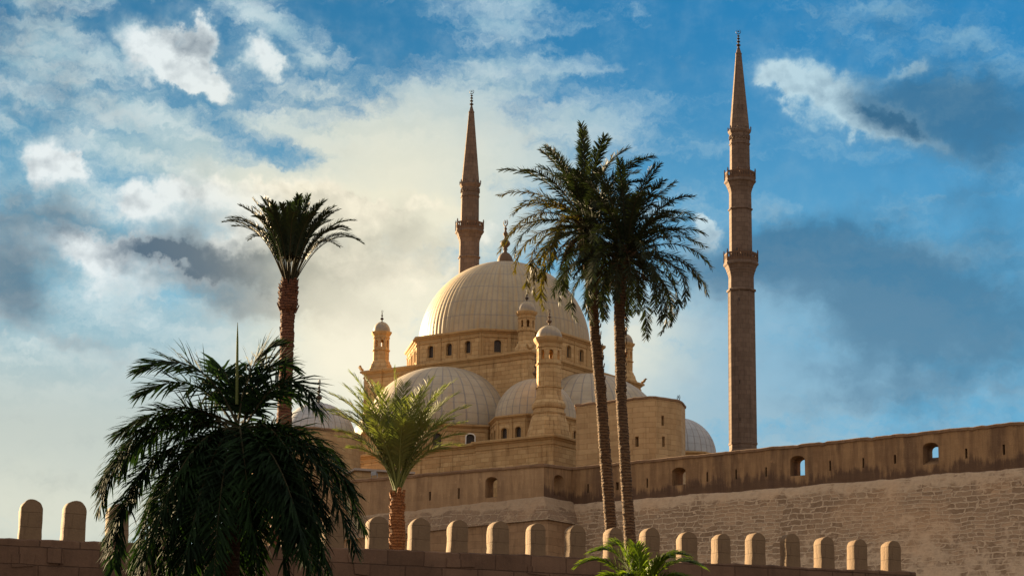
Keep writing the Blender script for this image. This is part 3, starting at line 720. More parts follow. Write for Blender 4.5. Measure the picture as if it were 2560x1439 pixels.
# its sloping foot and lower wall, wrapped round the corner
line = []
K = 90
for i in range(K+1):
    u = (-LA-7)*(1-i/K); line.append((Vector((u, 0)), Vector((0, -1)), u))
cn = (Vector((0, -1))+n3); cn = cn/ (1+Vector((0, -1)).dot(n3))
line[-1] = (Vector((0, 0)), cn, 0.0)
for i in range(1, 25):
    u = (LR+9.0)*i/24; line.append((e3*u, n3, u*0.4))
def foot(hlist, outf, mat, name):
    bm = bmesh.new(); rows = []
    for h in hlist:
        row = []
        for (q, nn, u) in line:
            f = zfa(min(0, u))
            o = outf(h) + (0.16*wob(q.x*0.5, q.y*0.5+3, h*0.6) + 0.10*wob(q.x*1.7, q.y*1.7, h*1.9) + 0.05*wob(q.x*4, q.y*4, h*4))*(1 if h >= 0 else 0)
            p2 = q + nn*o
            row.append((p2.x, p2.y, f - h + (0.16*wob(q.x*0.5, 4.0) if h < 1.5 else 0)))
        rows.append(row)
    loft(bm, rows, False, False, closed=False)
    part(name, bm, mat, bas, smooth=50)
foot([-0.3, 0.0, 0.15] + [0.3+0.2*i for i in range(12)], lambda h: -0.5 if h < 0 else 0.08+0.62*h, M['talus_pale'], 'sloping_base')
foot([2.35, 2.5, 2.7, 3.1] + [3.6+0.8*i for i in range(22)], lambda h: 1.42 + 0.05*(h-2.4) - (0.3 if h < 2.4 else 0), M['lower_wall'], 'lower_wall')

# ------------------------------------------------------------------ round towers
def round_tower(name, label, cx_px, y_top, Y, Rm, wins, zb, seed, hgt_px=None):
    c = at(cx_px, y_top, Y-Rm)                         # nearest point of the rim
    cz = c.z; ctr = Vector((c.x*(Y/(Y-Rm)), Y, 0))
    root = thing(name, label, 'tower', (ctr.x, ctr.y, zb))
    NS = 44; bm = bmesh.new()
    loc_w = []
    for (wx, y0, y1, wpx) in wins:
        d = (at(wx, (y0+y1)/2, 100)-CAMPOS)
        # meet the cylinder
        ox, oy = CAMPOS.x-ctr.x, CAMPOS.y-ctr.y
        A_ = d.x*d.x+d.y*d.y; B_ = 2*(ox*d.x+oy*d.y); C_ = ox*ox+oy*oy-Rm*Rm
        t = (-B_-sqrt(max(0, B_*B_-4*A_*C_)))/(2*A_)
        q = CAMPOS+d*t
        z1 = CAMPOS.z + (at(wx, y0, 100)-CAMPOS).z*t; z0 = CAMPOS.z + (at(wx, y1, 100)-CAMPOS).z*t
        loc_w.append((atan2(q.y-ctr.y, q.x-ctr.x) % (2*pi), z0-zb, z1-zb, wpx))
    da = 2*pi/NS; wd = 2*Rm*sin(da/2); H = cz-zb
    for i in range(NS):
        a0 = da*i; am = a0+da/2
        p0 = Vector((Rm*cos(a0), Rm*sin(a0), 0)); p1 = Vector((Rm*cos(a0+da), Rm*sin(a0+da), 0))
        nn = Vector((cos(am), sin(am), 0)); ux = (p1-p0).normalized()
        t0 = H-0.10+0.10*wob(cos(a0)*4, sin(a0)*4, seed); t1 = H-0.10+0.10*wob(cos(a0+da)*4, sin(a0+da)*4, seed)
        hs = []
        for (aw, z0, z1, w) in loc_w:
            if a0 <= aw < a0+da:
                u = min(max((aw-a0)/da*wd, w/2+0.05), wd-w/2-0.05)
                hs.append(arch2d(u, z0, w, z1-z0, 0))
        plate(bm, p0, ux, nn, [(0, 0), (wd, 0), (wd, t1), (0, t0)], hs, 0.9)
    part('tower_wall', bm, M['tower'], root)
    bm = bmesh.new(); rings = []
    for i in range(NS*2):
        a = pi*i/NS; j = 0.06*wob(cos(a)*6, sin(a)*6, seed+2)
        pr = []
        for r, z in ((Rm-0.9, H-0.3), (Rm+0.11+j, H-0.26), (Rm+0.14+j, H-0.06+j), (Rm-0.02, H+0.02+j), (Rm-0.9, H+0.06)):
            pr.append((r*cos(a), r*sin(a), z+0.10*wob(cos(a)*4, sin(a)*4, seed)))
        rings.append(pr)
    rings.append(rings[0])
    loft(bm, rings, False, False); part('coping', bm, M['coping'], root, smooth=45)
    bm = bmesh.new(); lathe(bm, [(Rm-0.5, H-1.2), (Rm-0.5, H-1.0)], 32); part('roof', bm, M['roofgrey'], root)
    return root
def angular_tower(name, label, pts_px, Yref, wins, zb, seed):
    "tower with flat sides: pts_px are the rim corners seen from left to right, all at one height"
    zt_ = at(*pts_px[1], Yref).z; P = []
    for (x, y) in pts_px:
        d = at(x, y, 100)-CAMPOS; t = (zt_-CAMPOS.z)/d.z; q = CAMPOS+d*t; P.append(Vector((q.x, q.y)))
    mid = (P[0]+P[-1])/2; back = Vector((0.35, 0.94))
    P += [P[-1]+Vector((-0.35, 5.0)), P[0]+Vector((0.35, 6.5))]
    root = thing(name, label, 'tower', (mid.x, mid.y+3, zb)); O2 = Vector((mid.x, mid.y+3)); H = zt_-zb
    P = [q-O2 for q in P]
    bm = bmesh.new(); k = len(P); jag = lambda q: 0.10*wob(q.x*0.9, q.y*0.9, seed)
    for i in range(k):
        a, b = P[i], P[(i+1) % k]; ux = (b-a).normalized(); wd = (b-a).length; nn = Vector((ux.y, -ux.x))
        hs = []
        for (fi, wx, y0, y1, w) in wins:
            if fi == i:
                u, z1 = wall_hit(wx, y0, Vector((a.x+O2.x, a.y+O2.y, 0)), ux); _, z0 = wall_hit(wx, y1, Vector((a.x+O2.x, a.y+O2.y, 0)), ux)
                hs.append(arch2d(u, z0-zb, w, z1-z0, 0))
        m_ = max(1, int(wd/0.5))
        top = [(wd*(1-q/m_), H-0.08+jag(b.lerp(a, q/m_))) for q in range(m_+1)]
        plate(bm, Vector((a.x, a.y, 0)), Vector((ux.x, ux.y, 0)), Vector((nn.x, nn.y, 0)), [(0, 0), (wd, 0)]+top, hs, 0.8)
    part('tower_wall', bm, M['tower'], root)
    fine = []
    for i in range(k):
        a, b = P[i], P[(i+1) % k]; m_ = max(1, int((b-a).length/0.5)); fine += [a.lerp(b, q/m_) for q in range(m_)]
    c = sum(P, Vector((0, 0)))/k; rings = []
    for q in fine+[fine[0]]:
        o = (q-c).normalized(); j = jag(q); e = 0.05*wob(q.x*2, q.y*2, seed+3)
        rings.append([(q.x+o.x*r, q.y+o.y*r, H+z+j) for r, z in ((-0.9, -0.3), (0.10+e, -0.26), (0.13+e, -0.08), (0.0, 0.0), (-0.9, 0.04))])
    bm = bmesh.new(); loft(bm, rings, False, False); part('coping', bm, M['coping'], root, smooth=45)
    bm = bmesh.new(); loft(bm, [[(c.x+(q.x-c.x)*0.9, c.y+(q.y-c.y)*0.9, H-z) for q in P] for z in (1.2, 1.0)]); part('roof', bm, M['roofgrey'], root)
angular_tower('stone_tower', 'plain angular stone tower with three slit windows behind the twin palms', [(1440, 1010), (1606, 991), (1640, 990), (1690, 997), (1703, 1001), (1713, 1013)], 236.0, [(2, 1657, 1038, 1063, 0.36), (0, 1592, 1090, 1116, 0.44), (2, 1659, 1090, 1116, 0.36)], 30.0, 1.0)
round_tower('round_tower', 'plain windowless round stone tower under a grey dome behind the dark palm', 768, 1066, 252.0, 5.95, [], 30.0, 11.0)

# small leftovers on the wall between bastion and left tower
q = at(908, 1168, 243.0)
lb = thing('low_building', 'low flat-roofed stone building between left tower and small date palm', 'building', (q.x+1.2, q.y+2.5, 30.0), radians(20))
bm = bmesh.new(); H = q.z-30
box(bm, -2.6, 3.4, -1.5, 2.5, 0, H-0.3); part('wall', bm, M['tower'], lb)
bm = bmesh.new(); v = box(bm, -2.9, 3.8, -1.9, 2.9, H-0.3, H-0.08)
part('roof', bm, M['roofgrey'], lb)
fl = at(936, 1181, 240.5)
fd = thing('floodlight', 'small grey floodlight on the bastion top left of the small date palm', 'floodlight', (fl.x, fl.y, fl.z-0.6), radians(-25))
bm = bmesh.new(); vv = box(bm, -0.30, 0.30, -0.18, 0.14, 0.32, 0.74)
for v in vv:
    if v.co.y > 0: v.co.x *= 0.7; v.co.z = 0.53+(v.co.z-0.53)*0.7
part('lamp_housing', bm, M['grey_metal'], fd)
bm = bmesh.new(); box(bm, -0.36, -0.32, -0.06, 0.06, 0.0, 0.56); box(bm, 0.32, 0.36, -0.06, 0.06, 0.0, 0.56); box(bm, -0.32, 0.32, -0.06, 0.06, 0.0, 0.05)
part('bracket', bm, M['grey_metal'], fd)

# ------------------------------------------------------------------ mosque
A = radians(35.0); G = 30.0
OX = at(1258, 650, 280).x + 0.25
ORI = Vector((OX, 280.0, G))
def wl(x, y, z=0.0): return Vector((ORI.x + x*cos(A)+y*sin(A), ORI.y - x*sin(A)+y*cos(A), z))
mq = thing('mosque', 'domed limestone mosque with ribbed central dome, half domes and corner turrets', 'mosque', ORI, -A)
Zg = lambda z: z-G

def ring_profile(bm, rect, prof):
    "mitred moulding round a rectangle (x0,x1,y0,y1): prof = (outset, z)"
    x0, x1, y0, y1 = rect
    loft(bm, [[(x0-o, y0-o, z), (x1+o, y0-o, z), (x1+o, y1+o, z), (x0-o, y1+o, z)] for o, z in prof])

CORN = lambda z, s=1.0: [(0.0, z-1.05*s), (0.10*s, z-1.03*s), (0.10*s, z-0.88*s), (0.03*s, z-0.85*s), (0.03*s, z-0.55*s), (0.14*s, z-0.50*s), (0.22*s, z-0.36*s), (0.40*s, z-0.28*s), (0.42*s, z-0.06*s), (0.36*s, z)]

# lower prayer-hall block
bm = bmesh.new()
box(bm, -21.8, 21.8, -21.8, 21.8, 0, Zg(42.3))
for sx, sy in ((1, -1), (-1, -1), (1, 1)):
    x0, x1 = sorted((sx*12.2, sx*22.5)); y0, y1 = sorted((sy*12.2, sy*22.5))
    box(bm, x0, x1, y0, y1, 0, Zg(42.3)-0.002)
part('hall_block', bm, M['lime'], mq)
bm = bmesh.new()
ring_profile(bm, (-21.8, 21.8, -21.8, 21.8), [(o-0.003, z) for o, z in CORN(Zg(42.8))])
for sx, sy in ((1, -1), (-1, -1), (1, 1)):
    x0, x1 = sorted((sx*12.2, sx*22.5)); y0, y1 = sorted((sy*12.2, sy*22.5))
    ring_profile(bm, (x0, x1, y0, y1), [(o, z+0.004) for o, z in CORN(Zg(42.8))])
part('hall_cornice', bm, M['trim'], mq, smooth=30)

# cube under the central drum
bm = bmesh.new(); box(bm, -12, 12, -12, 12, Zg(42.0), Zg(54.6))
for sx in (-1, 1):
    for sy in (-1, 1):
        x0, x1 = sorted((sx*9.5, sx*12.18)); y0, y1 = sorted((sy*9.5, sy*12.18)); box(bm, x0, x1, y0, y1, Zg(42.0), Zg(54.5))
part('cube_wall', bm, M['lime'], mq)
bm = bmesh.new(); ring_profile(bm, (-12.0, 12.0, -12.0, 12.0), CORN(Zg(54.95), 0.9))
for sx in (-1, 1):
    for sy in (-1, 1):
        x0, x1 = sorted((sx*9.5, sx*12.18)); y0, y1 = sorted((sy*9.5, sy*12.18)); ring_profile(bm, (x0, x1, y0, y1), [(o, z+0.006) for o, z in CORN(Zg(54.95), 0.9)])
part('cube_cornice', bm, M['trim'], mq, smooth=30)
for sx, sy in ((-1, -1), (1, -1), (1, 1)):      # little spouts on the corners
    for (ax, ay) in ((sx, 0), (0, sy)):
        c = Vector((sx*12.3, sy*12.3, Zg(55.1))); bm = bmesh.new()
        tube(bm, [c, c+Vector((ax*0.35, ay*0.35, 0.12)), c+Vector((ax*0.55+0.02, ay*0.55, 0.42)), c+Vector((ax*0.75, ay*0.75, 0.38))], [0.16, 0.15, 0.12, 0.04], 6)
        part('water_spout', bm, M['trim'], mq, smooth=40)

def window(parent, o, ux, nn, u, z, w, h, rise, fr=0.12, proud=0.07, deep=0.32, mat='trim'):
    inner = arch2d(u, z, w, h, rise); outer = arch2d(u, z-fr, w+2*fr, h+2*fr, rise+fr*0.6)
    bm = bmesh.new(); frame2d(bm, o, ux, nn, inner, outer, 0.02, proud)
    P = lambda q, d: o+ux*q[0]+Vector((0, 0, 1))*q[1]+nn*d
    f = part('window', bm, M[mat], parent)
    bm = bmesh.new(); big = arch2d(u, z-0.05, w+0.1, h+0.1, rise)
    r0 = [P(q, -deep) for q in big]; r1 = [P(q, -deep-0.05) for q in big]
    loft(bm, [r0, r1]); part('pane', bm, M['pane'], f)

def octagon(parent, cx, cy, ap, z0, z1, wins, th=0.45, name='drum', winface=range(8), pil=True, wmat='trim', cz=None, cs=0.7):
    "eight-sided drum with window openings. wins: list of (offset along the face, sill, width, height, rise)"
    bm = bmesh.new(); side = 2*ap*math.tan(pi/8); pend = []
    bp = bm
    for k in range(8):
        a = -pi/2 + k*pi/4; nn = Vector((cos(a), sin(a), 0)); ux = Vector((-sin(a), cos(a), 0))
        o = Vector((cx, cy, 0)) + nn*ap - ux*side/2
        ws = wins if k in winface else []
        holes = [arch2d(side/2+w[0], w[1], w[2], w[3], w[4]) for w in ws]
        plate(bm, o, ux, nn, [(0, z0), (side, z0), (side, z1), (0, z1)], holes, th)
        for w in ws: pend.append((o, ux, nn, side/2+w[0], *w[1:]))
        if pil:
            xs = [0.0, side] + [side/2+(wins[i][0]+wins[i+1][0])/2 for i in range(len(wins)-1)]
            for x in xs:
                hw = 0.20 if 0 < x < side else 0.26
                xa, xb = max(0.0, x-hw), min(side, x+hw)
                for (za, zb, pr) in ((z0, z1, 0.09), (z1-0.42, z1-0.28, 0.15)):
                    c0 = o+ux*xa; c1 = o+ux*xb
                    loft(bp, [[c0+nn*-0.02+Vector((0, 0, zq)), c0+nn*pr+Vector((0, 0, zq)), c1+nn*pr+Vector((0, 0, zq)), c1-nn*0.02+Vector((0, 0, zq))] for zq in (za, zb)], mi=1)
    d = part(name, bm, [M['lime'], M['trim']], parent)
    for q in pend: window(parent, *q[:8], mat='white_paint' if (wmat == 'white_paint' and q[3] > side/2 and abs(q[2].x-q[2].y) < 1.5 and q[2].x > 0.5 and q[2].y < -0.5) else 'trim')
    bm = bmesh.new()
    lathe(bm, [(ap+q[0], q[1]) for q in CORN(z1+0.5*cs+0.05, cs)], 8, pi/8, cx=cx, cy=cy, scale_flat=True)
    part(name+'_cornice', bm, M['trim'], parent, smooth=25)
    return d

# central drum, three windows a side
octagon(mq, 0, 0, 11.35, Zg(54.7), Zg(58.0), [(x, Zg(55.75), 0.86, 1.5, 0.30) for x in (-2.75, 0, 2.75)], name='central_drum', cs=0.95)

def dome(parent, name, cx, cy, z0, R, H, mat, seg=96, rings=24, rib=None, z_off=0.0, clip=None):
    bm = bmesh.new(); prof = [(R, -0.25)]
    for i in range(rings):
        a = pi/2*i/rings; prof.append((R*cos(a), H*sin(a)))
    prof.append((R*0.012, H))
    lathe(bm, prof, seg, mod=rib)
    return part(name, bm, M[mat], parent, (cx, cy, z0), smooth=180)

NR = 96
def ribmod(a, z):
    s = abs(math.sin(a*NR/2)); return 1.0 + 0.006*(s**0.7) * (1.0 if z < 9.5 else 0.4)
dm = dome(mq, 'central_dome', 0, 0, Zg(58.75), 10.5, 10.62, 'lead_big', NR*6, 30, ribmod)
bm = bmesh.new()   # gadrooned knob and tall finial
lathe(bm, [(0.98, 10.35), (1.0, 10.6), (0.95, 11.0), (0.78, 11.5), (0.5, 11.85), (0.24, 12.0)], 48, mod=lambda a, z: 1+0.035*abs(sin(a*8)))
lathe(bm, [(0.24, 11.95), (0.20, 12.3), (0.34, 12.38), (0.22, 12.5), (0.26, 12.62), (0.56, 12.95), (0.62, 13.15), (0.5, 13.42), (0.22, 13.68), (0.14, 13.95), (0.16, 14.05), (0.30, 14.28), (0.32, 14.4), (0.18, 14.62), (0.11, 14.85), (0.19, 15.0), (0.18, 15.1), (0.08, 15.25), (0.07, 15.4)], 20)
crescent(bm, Vector((0, 0, 15.82)), 0.43, (1, -0.35, 0), 0.085)
part('finial', bm, M['finstone'], dm, smooth=40)

# half domes (they run into the cube) on their drums
for nm, cx, cy in (('left', 0.0, -12.45), ('right', 12.45, 0.0), ('rear', -12.45, 0.0), ('back', 0.0, 12.45)):
    dome(mq, 'half_dome', cx, cy, Zg(46.1), 9.25, 7.95, 'lead', 80, 22)
    if nm in ('left', 'right'):
        octagon(mq, cx, cy, 9.3, Zg(42.6), Zg(45.4), [(x, Zg(43.2), 0.95, 1.55, 0.34) for x in (-1.9, 1.9)], name='half_dome_drum', winface=(7, 0, 1) if nm == 'left' else (1, 2, 3), cs=0.75, wmat='white_paint' if nm == 'left' else 'trim')

# corner domes
for (cx, cy, full) in ((15.1, -15.1, True), (-16.0, -16.0, False), (15.6, 15.6, False), (-15.6, 15.6, False)):
    octagon(mq, cx, cy, 4.75, Zg(42.6), Zg(45.55), [(x, Zg(43.25), 0.80, 1.35, 0.30) for x in (-0.95, 0.95)] if full else [], name='corner_drum', winface=(6, 7, 0, 1, 2, 3) if full else (), cs=0.75, pil=full)
    d = dome(mq, 'corner_dome', cx, cy, Zg(46.1), 4.62, 4.7, 'lead_small' if full else 'lead_grey', 64, 18)
    bm = bmesh.new(); finial(bm, 4.55, 7.7, 0.42, (1, -0.6, 0), cres=0.36); part('finial', bm, M['finstone' if full else 'bronze'], d, smooth=40)

# turrets
def turret(cx, cy, s, z, parent=mq, base=None):
    "octagonal turret; z: dict of heights, s: shaft apothem"
    bm = bmesh.new(); e = pi/8
    lathe(bm, base, 8, e, scale_flat=True)
    t = part('turret', bm, M['lime'], parent, (cx, cy, 0), smooth=20)
    # belfry: eight thin slabs with arched openings
    bm = bmesh.new(); side = 2*s*math.tan(pi/8)
    for k in range(8):
        a = k*pi/4; nn = Vector((cos(a), sin(a), 0)); ux = Vector((-sin(a), cos(a), 0)); o = nn*s-ux*side/2
        w = side*0.42; hh = z['b1']-z['b0']
        plate(bm, o, ux, nn, [(0, z['b0']), (side, z['b0']), (side, z['b1']), (0, z['b1'])], [arch2d(side/2, z['b0']+hh*0.22, w, hh*0.62, w*0.5)], s*0.30)
    lathe(bm, [(s*0.72, z['b0']-0.02), (s*0.72, z['b0']+0.02)], 8, e, scale_flat=True)
    part('belfry', bm, M['lime'], t)
    bm = bmesh.new()
    h = z['c1']-z['b1']
    lathe(bm, [(s*0.98, z['b1']), (s*1.08, z['b1']+h*0.05), (s*1.08, z['b1']+h*0.14), (s*1.02, z['b1']+h*0.18), (s*1.03, z['b1']+h*0.40), (s*1.12, z['b1']+h*0.50), (s*1.20, z['b1']+h*0.62), (s*1.28, z['b1']+h*0.78), (s*1.30, z['b1']+h*0.97), (s*1.24, z['c1'])], 8, e, scale_flat=True)
    part('turret_cornice', bm, M['trim'], t, smooth=25)
    bm = bmesh.new(); R = s*1.14; H = z['d1']-z['c1']
    lathe(bm, [(R, -0.05), (R, 0.02)] + [(R*cos(pi/2*i/14), H*sin(pi/2*i/14)) for i in range(1, 14)] + [(R*0.04, H)], 32)
    part('cap_dome', bm, M['lead_cap'], t, (0, 0, z['c1']), smooth=180)
    bm = bmesh.new(); finial(bm, z['d1']-0.06, z['f'], s*0.25, (0.3, 1, 0), cres=s*0.16); part('finial', bm, M['finstone' if s > 1.1 else 'bronze'], t, smooth=40)

for (cx, cy) in ((-10.75, -10.75), (10.75, -10.75), (10.75, 10.75), (-10.75, 10.75)):
    s = 0.93; q = lambda z: Zg(z)
    turret(cx, cy, s, dict(b0=q(57.65), b1=q(59.05), c1=q(59.9), d1=q(61.2), f=q(62.7)),
           base=[(1.42, q(54.9)), (1.44, q(55.15)), (1.33, q(55.3)), (1.22, q(55.75)), (1.06, q(56.0)), (1.05, q(56.16)), (0.96, q(56.22)), (s, q(56.3)), (s, q(57.5)), (1.04, q(57.53)), (1.05, q(57.63)), (s, q(57.66))])
s = 1.27
q = lambda z: Zg(z)
turret(20.6, -20.6, s, dict(b0=q(51.05), b1=q(52.75), c1=q(53.95), d1=q(55.4), f=q(57.3)),
       base=[(2.32, q(42.7)), (2.30, q(43.0)), (1.78, q(45.05)), (1.70, q(45.3)), (1.80, q(45.36)), (1.80, q(45.5)), (1.62, q(45.6)), (1.60, q(45.95)), (1.72, q(46.05)), (1.78, q(46.3)), (1.70, q(46.6)), (1.50, q(46.85)), (1.40, q(47.3)), (s+0.02, q(47.5)),
             (s+0.02, q(48.25)), (1.40, q(48.3)), (1.41, q(48.42)), (s, q(48.47)), (s, q(50.85)), (1.38, q(50.9)), (1.39, q(51.03)), (s, q(51.06))])

# ------------------------------------------------------------------ minarets
def minaret(pos, dz, label, sc=1.0):
    root = thing('minaret', label, 'minaret', pos, -A, 'pencil minarets of the mosque')
    B = pos.z
    H = lambda z: (z+dz-B)
    e = pi/8
    def flute(a, z):
        f = ((a-e) % (pi/4))/(pi/4)                      # position on a face
        r = cos(pi/8)/cos((f-0.5)*pi/4)
        bead = 0.022 if (f < 0.06 or f > 0.94) else 0.0
        groove = -0.016 if any(abs(f-q) < 0.035 for q in (0.2, 0.5, 0.8)) else 0.0
        return r*(1+bead+groove)
    bm = bmesh.new()
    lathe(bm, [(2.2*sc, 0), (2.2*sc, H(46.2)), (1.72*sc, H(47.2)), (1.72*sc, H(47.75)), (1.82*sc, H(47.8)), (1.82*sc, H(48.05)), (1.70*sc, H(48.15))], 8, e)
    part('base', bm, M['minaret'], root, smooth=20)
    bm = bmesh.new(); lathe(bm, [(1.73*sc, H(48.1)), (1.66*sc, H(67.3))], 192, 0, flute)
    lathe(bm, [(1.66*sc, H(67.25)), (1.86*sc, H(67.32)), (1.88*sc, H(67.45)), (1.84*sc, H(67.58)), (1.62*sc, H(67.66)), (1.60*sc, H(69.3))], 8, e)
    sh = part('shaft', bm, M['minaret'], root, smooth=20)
    for z in (50.6, 55.3, 65.8):
        zz = H(z); bm = bmesh.new()
        a = -pi/2+pi/4*0 ; nn = Vector((cos(a), sin(a), 0)); c = nn*1.57*sc+Vector((0.55*sc, 0, zz))
        box(bm, c.x-0.07, c.x+0.07, c.y-0.06, c.y+0.1, zz, zz+0.42)
        part('slit_window', bm, M['pane'], sh)
    def gallery(z0, z1, z2, r0, r1, nm):
        "corbelled ring from z0 (radius r0) to the floor z1 (radius r1), railing up to z2"
        h = z1-z0; d = r1-r0
        pr = [(r0, 0.0), (r0+d*.06, .03), (r0+d*.06, .10), (r0+d*.18, .22), (r0+d*.26, .34), (r0+d*.40, .40), (r0+d*.42, .50), (r0+d*.62, .62), (r0+d*.70, .70), (r0+d*.94, .76), (r1, .80), (r1, .90), (r1-d*.12, .93), (r1-d*.12, 1.0)]
        bm = bmesh.new(); lathe(bm, [(r*sc, H(z0+h*q)) for r, q in pr], 8, e)
        gl = part('balcony', bm, M['minaret'], root, smooth=20)
        bm = bmesh.new(); R = (r1-0.10)*sc; ap = R*cos(pi/8); side = 2*R*sin(pi/8); rz = H(z1); rh = z2-z1
        for k in range(8):
            a = k*pi/4; nn = Vector((cos(a), sin(a), 0)); ux = Vector((-sin(a), cos(a), 0)); o = nn*ap-ux*side/2
            holes = []
            nh = 5
            for j in range(nh):
                u = side*(j+0.5)/nh; zc = rz+rh*0.5
                holes.append([(u+side*0.055*cos(2*pi*i/8), zc+rh*0.27*sin(2*pi*i/8)) for i in range(8)])
            plate(bm, o, ux, nn, [(0, rz-0.02), (side, rz-0.02), (side, rz+rh*0.92), (0, rz+rh*0.92)], holes, 0.08)
            b0 = o+nn*0.05; b1 = o+ux*side+nn*0.05
            c = Vector((R*cos(a+e), R*sin(a+e), 0))
            lathe(bm, [(0.09, rz), (0.09, rz+rh), (0.12, rz+rh+0.02), (0.12, rz+rh+0.08), (0.05, rz+rh+0.11), (0.09, rz+rh+0.22), (0.02, rz+rh+0.36)], 6, cx=c.x, cy=c.y)
        part('railing', bm, M['rail'], gl)
    gallery(69.2, 71.15, 72.35, 1.60, 2.24, 'low')
    bm = bmesh.new()
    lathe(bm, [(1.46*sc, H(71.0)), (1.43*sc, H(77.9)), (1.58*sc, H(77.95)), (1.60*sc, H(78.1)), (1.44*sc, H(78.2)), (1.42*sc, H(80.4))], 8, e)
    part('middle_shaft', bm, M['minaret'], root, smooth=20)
    bm = bmesh.new(); a = -pi/2; box(bm, 0.1, 0.55, -1.42*sc, -1.2*sc, H(71.2), H(72.75)); part('doorway', bm, M['pane'], root)
    gallery(80.2, 81.95, 83.05, 1.42, 2.05, 'high')
    bm = bmesh.new()
    lathe(bm, [(1.31*sc, H(81.9)), (1.27*sc, H(86.55)), (1.36*sc, H(86.6)), (1.37*sc, H(86.75)), (1.29*sc, H(86.8)), (1.29*sc, H(88.0)), (1.38*sc, H(88.1)), (1.48*sc, H(88.3)), (1.50*sc, H(88.5)), (1.40*sc, H(88.6)), (1.3*sc, H(88.75))], 8, e)
    for k in range(8):                                   # carved swags under the cornice
        a = k*pi/4; nn = Vector((cos(a), sin(a), 0)); ux = Vector((-sin(a), cos(a), 0)); ap = 1.29*sc*cos(pi/8); side = 2*1.29*sc*sin(pi/8)
        for j in range(2):
            u0 = -side/2+side*j/2
            pts = [nn*(ap+0.03)+ux*(u0+side/2*i/6)+Vector((0, 0, H(87.85)-0.55*sin(pi*i/6))) for i in range(7)]
            tube(bm, pts, [0.05, 0.08, 0.10, 0.11, 0.10, 0.08, 0.05], 5)
        c = Vector((1.46*sc*cos(a+e), 1.46*sc*sin(a+e), 0))
        lathe(bm, [(0.10, H(88.5)), (0.06, H(88.65)), (0.11, H(88.82)), (0.02, H(89.05))], 6, cx=c.x, cy=c.y)
        tube(bm, [nn*(ap+0.10)+Vector((0, 0, H(88.4))), nn*(ap+0.02)+Vector((0, 0, H(88.95)))], [0.16, 0.03], 5)
    part('upper_shaft', bm, M['minaret'], root, smooth=20)
    def sprib(a, z):
        f = ((a-e) % (pi/4))/(pi/4); r = cos(pi/8)/cos((f-0.5)*pi/4)
        return r*(1.03 if (f < 0.05 or f > 0.95) else 1.0)
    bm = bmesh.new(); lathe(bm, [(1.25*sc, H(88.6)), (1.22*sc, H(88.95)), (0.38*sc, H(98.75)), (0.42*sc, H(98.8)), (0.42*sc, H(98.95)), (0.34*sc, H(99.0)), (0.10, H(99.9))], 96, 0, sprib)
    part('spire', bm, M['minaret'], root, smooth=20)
    bm = bmesh.new(); finial(bm, H(99.5), H(102.2), 0.30, (1, 0.4, 0), (1.0, 0.85, 0.75, 0.65), 0.30); part('finial', bm, M['bronze'], root, smooth=40)
p = wl(20.7, 21.2, G); p.x += 0.72
minaret(p, 0.0, 'slender minaret with two balconies standing clear on the right')
p = wl(-20.7, 21.2, G); p.x -= 0.25
minaret(p, -0.9, 'slender minaret rising behind the central dome, left of its finial')

# ------------------------------------------------------------------ palms
def leaflet_row(bm, pts, L, nl, wid, rng, bare=0.18, fwd=(62, 28), vee=28, droop=0.25, prof=None, jit=10, planes=None, mi=0, sides=(-1, 1), upref=Vector((0, 0, 1)), limp=0.0):
    "leaflets along both sides of a stalk given by points"
    k = len(pts)-1
    cum = [0.0]
    for a, b in zip(pts, pts[1:]): cum.append(cum[-1]+(b-a).length)
    T0 = cum[-1]
    def ev(t):
        s = t*T0
        for i in range(k):
            if s <= cum[i+1] or i == k-1:
                f = (s-cum[i])/max(1e-9, cum[i+1]-cum[i]); return pts[i].lerp(pts[i+1], f), (pts[i+1]-pts[i]).normalized()
    prof = prof or (lambda t: min(1.0, 0.35+1.6*t)*(1-0.45*max(0, (t-0.6)/0.4)**1.3))
    g = Vector((0, 0, -1))
    for j in range(nl):
        t0 = (j+rng.uniform(0.1, 0.9))/nl; t = bare+(1-bare)*t0
        q, T = ev(t)
        side = T.cross(upref)
        if side.length < 0.05: side = T.cross(Vector((0.2, 1, 0.1)))
        side.normalize(); up = side.cross(T)
        for s in sides:
            ln = L*prof(t0)*rng.uniform(0.85, 1.1)
            fa = radians(fwd[0]+(fwd[1]-fwd[0])*t0 + rng.uniform(-jit, jit))
            ve = radians((vee if not planes else rng.choice(planes))+rng.uniform(-jit, jit))
            d = (T*cos(fa) + (side*(s*cos(ve)) + up*sin(ve))*sin(fa)).normalized()
            d2_ = (d + g*droop*rng.uniform(0.6, 1.4)).normalized()
            d3_ = (d2_ + g*(droop*1.6+limp)*rng.uniform(0.6, 1.4)).normalized()
            wv = d.cross(up*0.8+side*0.4*s + Vector((rng.uniform(-.3, .3), rng.uniform(-.3, .3), 0)))
            if wv.length < 1e-3: continue
            wv = wv.normalized()*wid*0.5*rng.uniform(0.8, 1.15)
            p1 = q+d*ln*0.35; p2 = p1+d2_*ln*0.35; p3 = p2+d3_*ln*0.30
            v = [bm.verts.new(c) for c in (q-wv*0.5, q+wv*0.5, p1-wv, p1+wv, p2-wv*0.8, p2+wv*0.8, p3)]
            for f in ((0, 1, 3, 2), (2, 3, 5, 4)): bm.faces.new([v[i] for i in f]).material_index = mi
            bm.faces.new((v[4], v[5], v[6])).material_index = mi

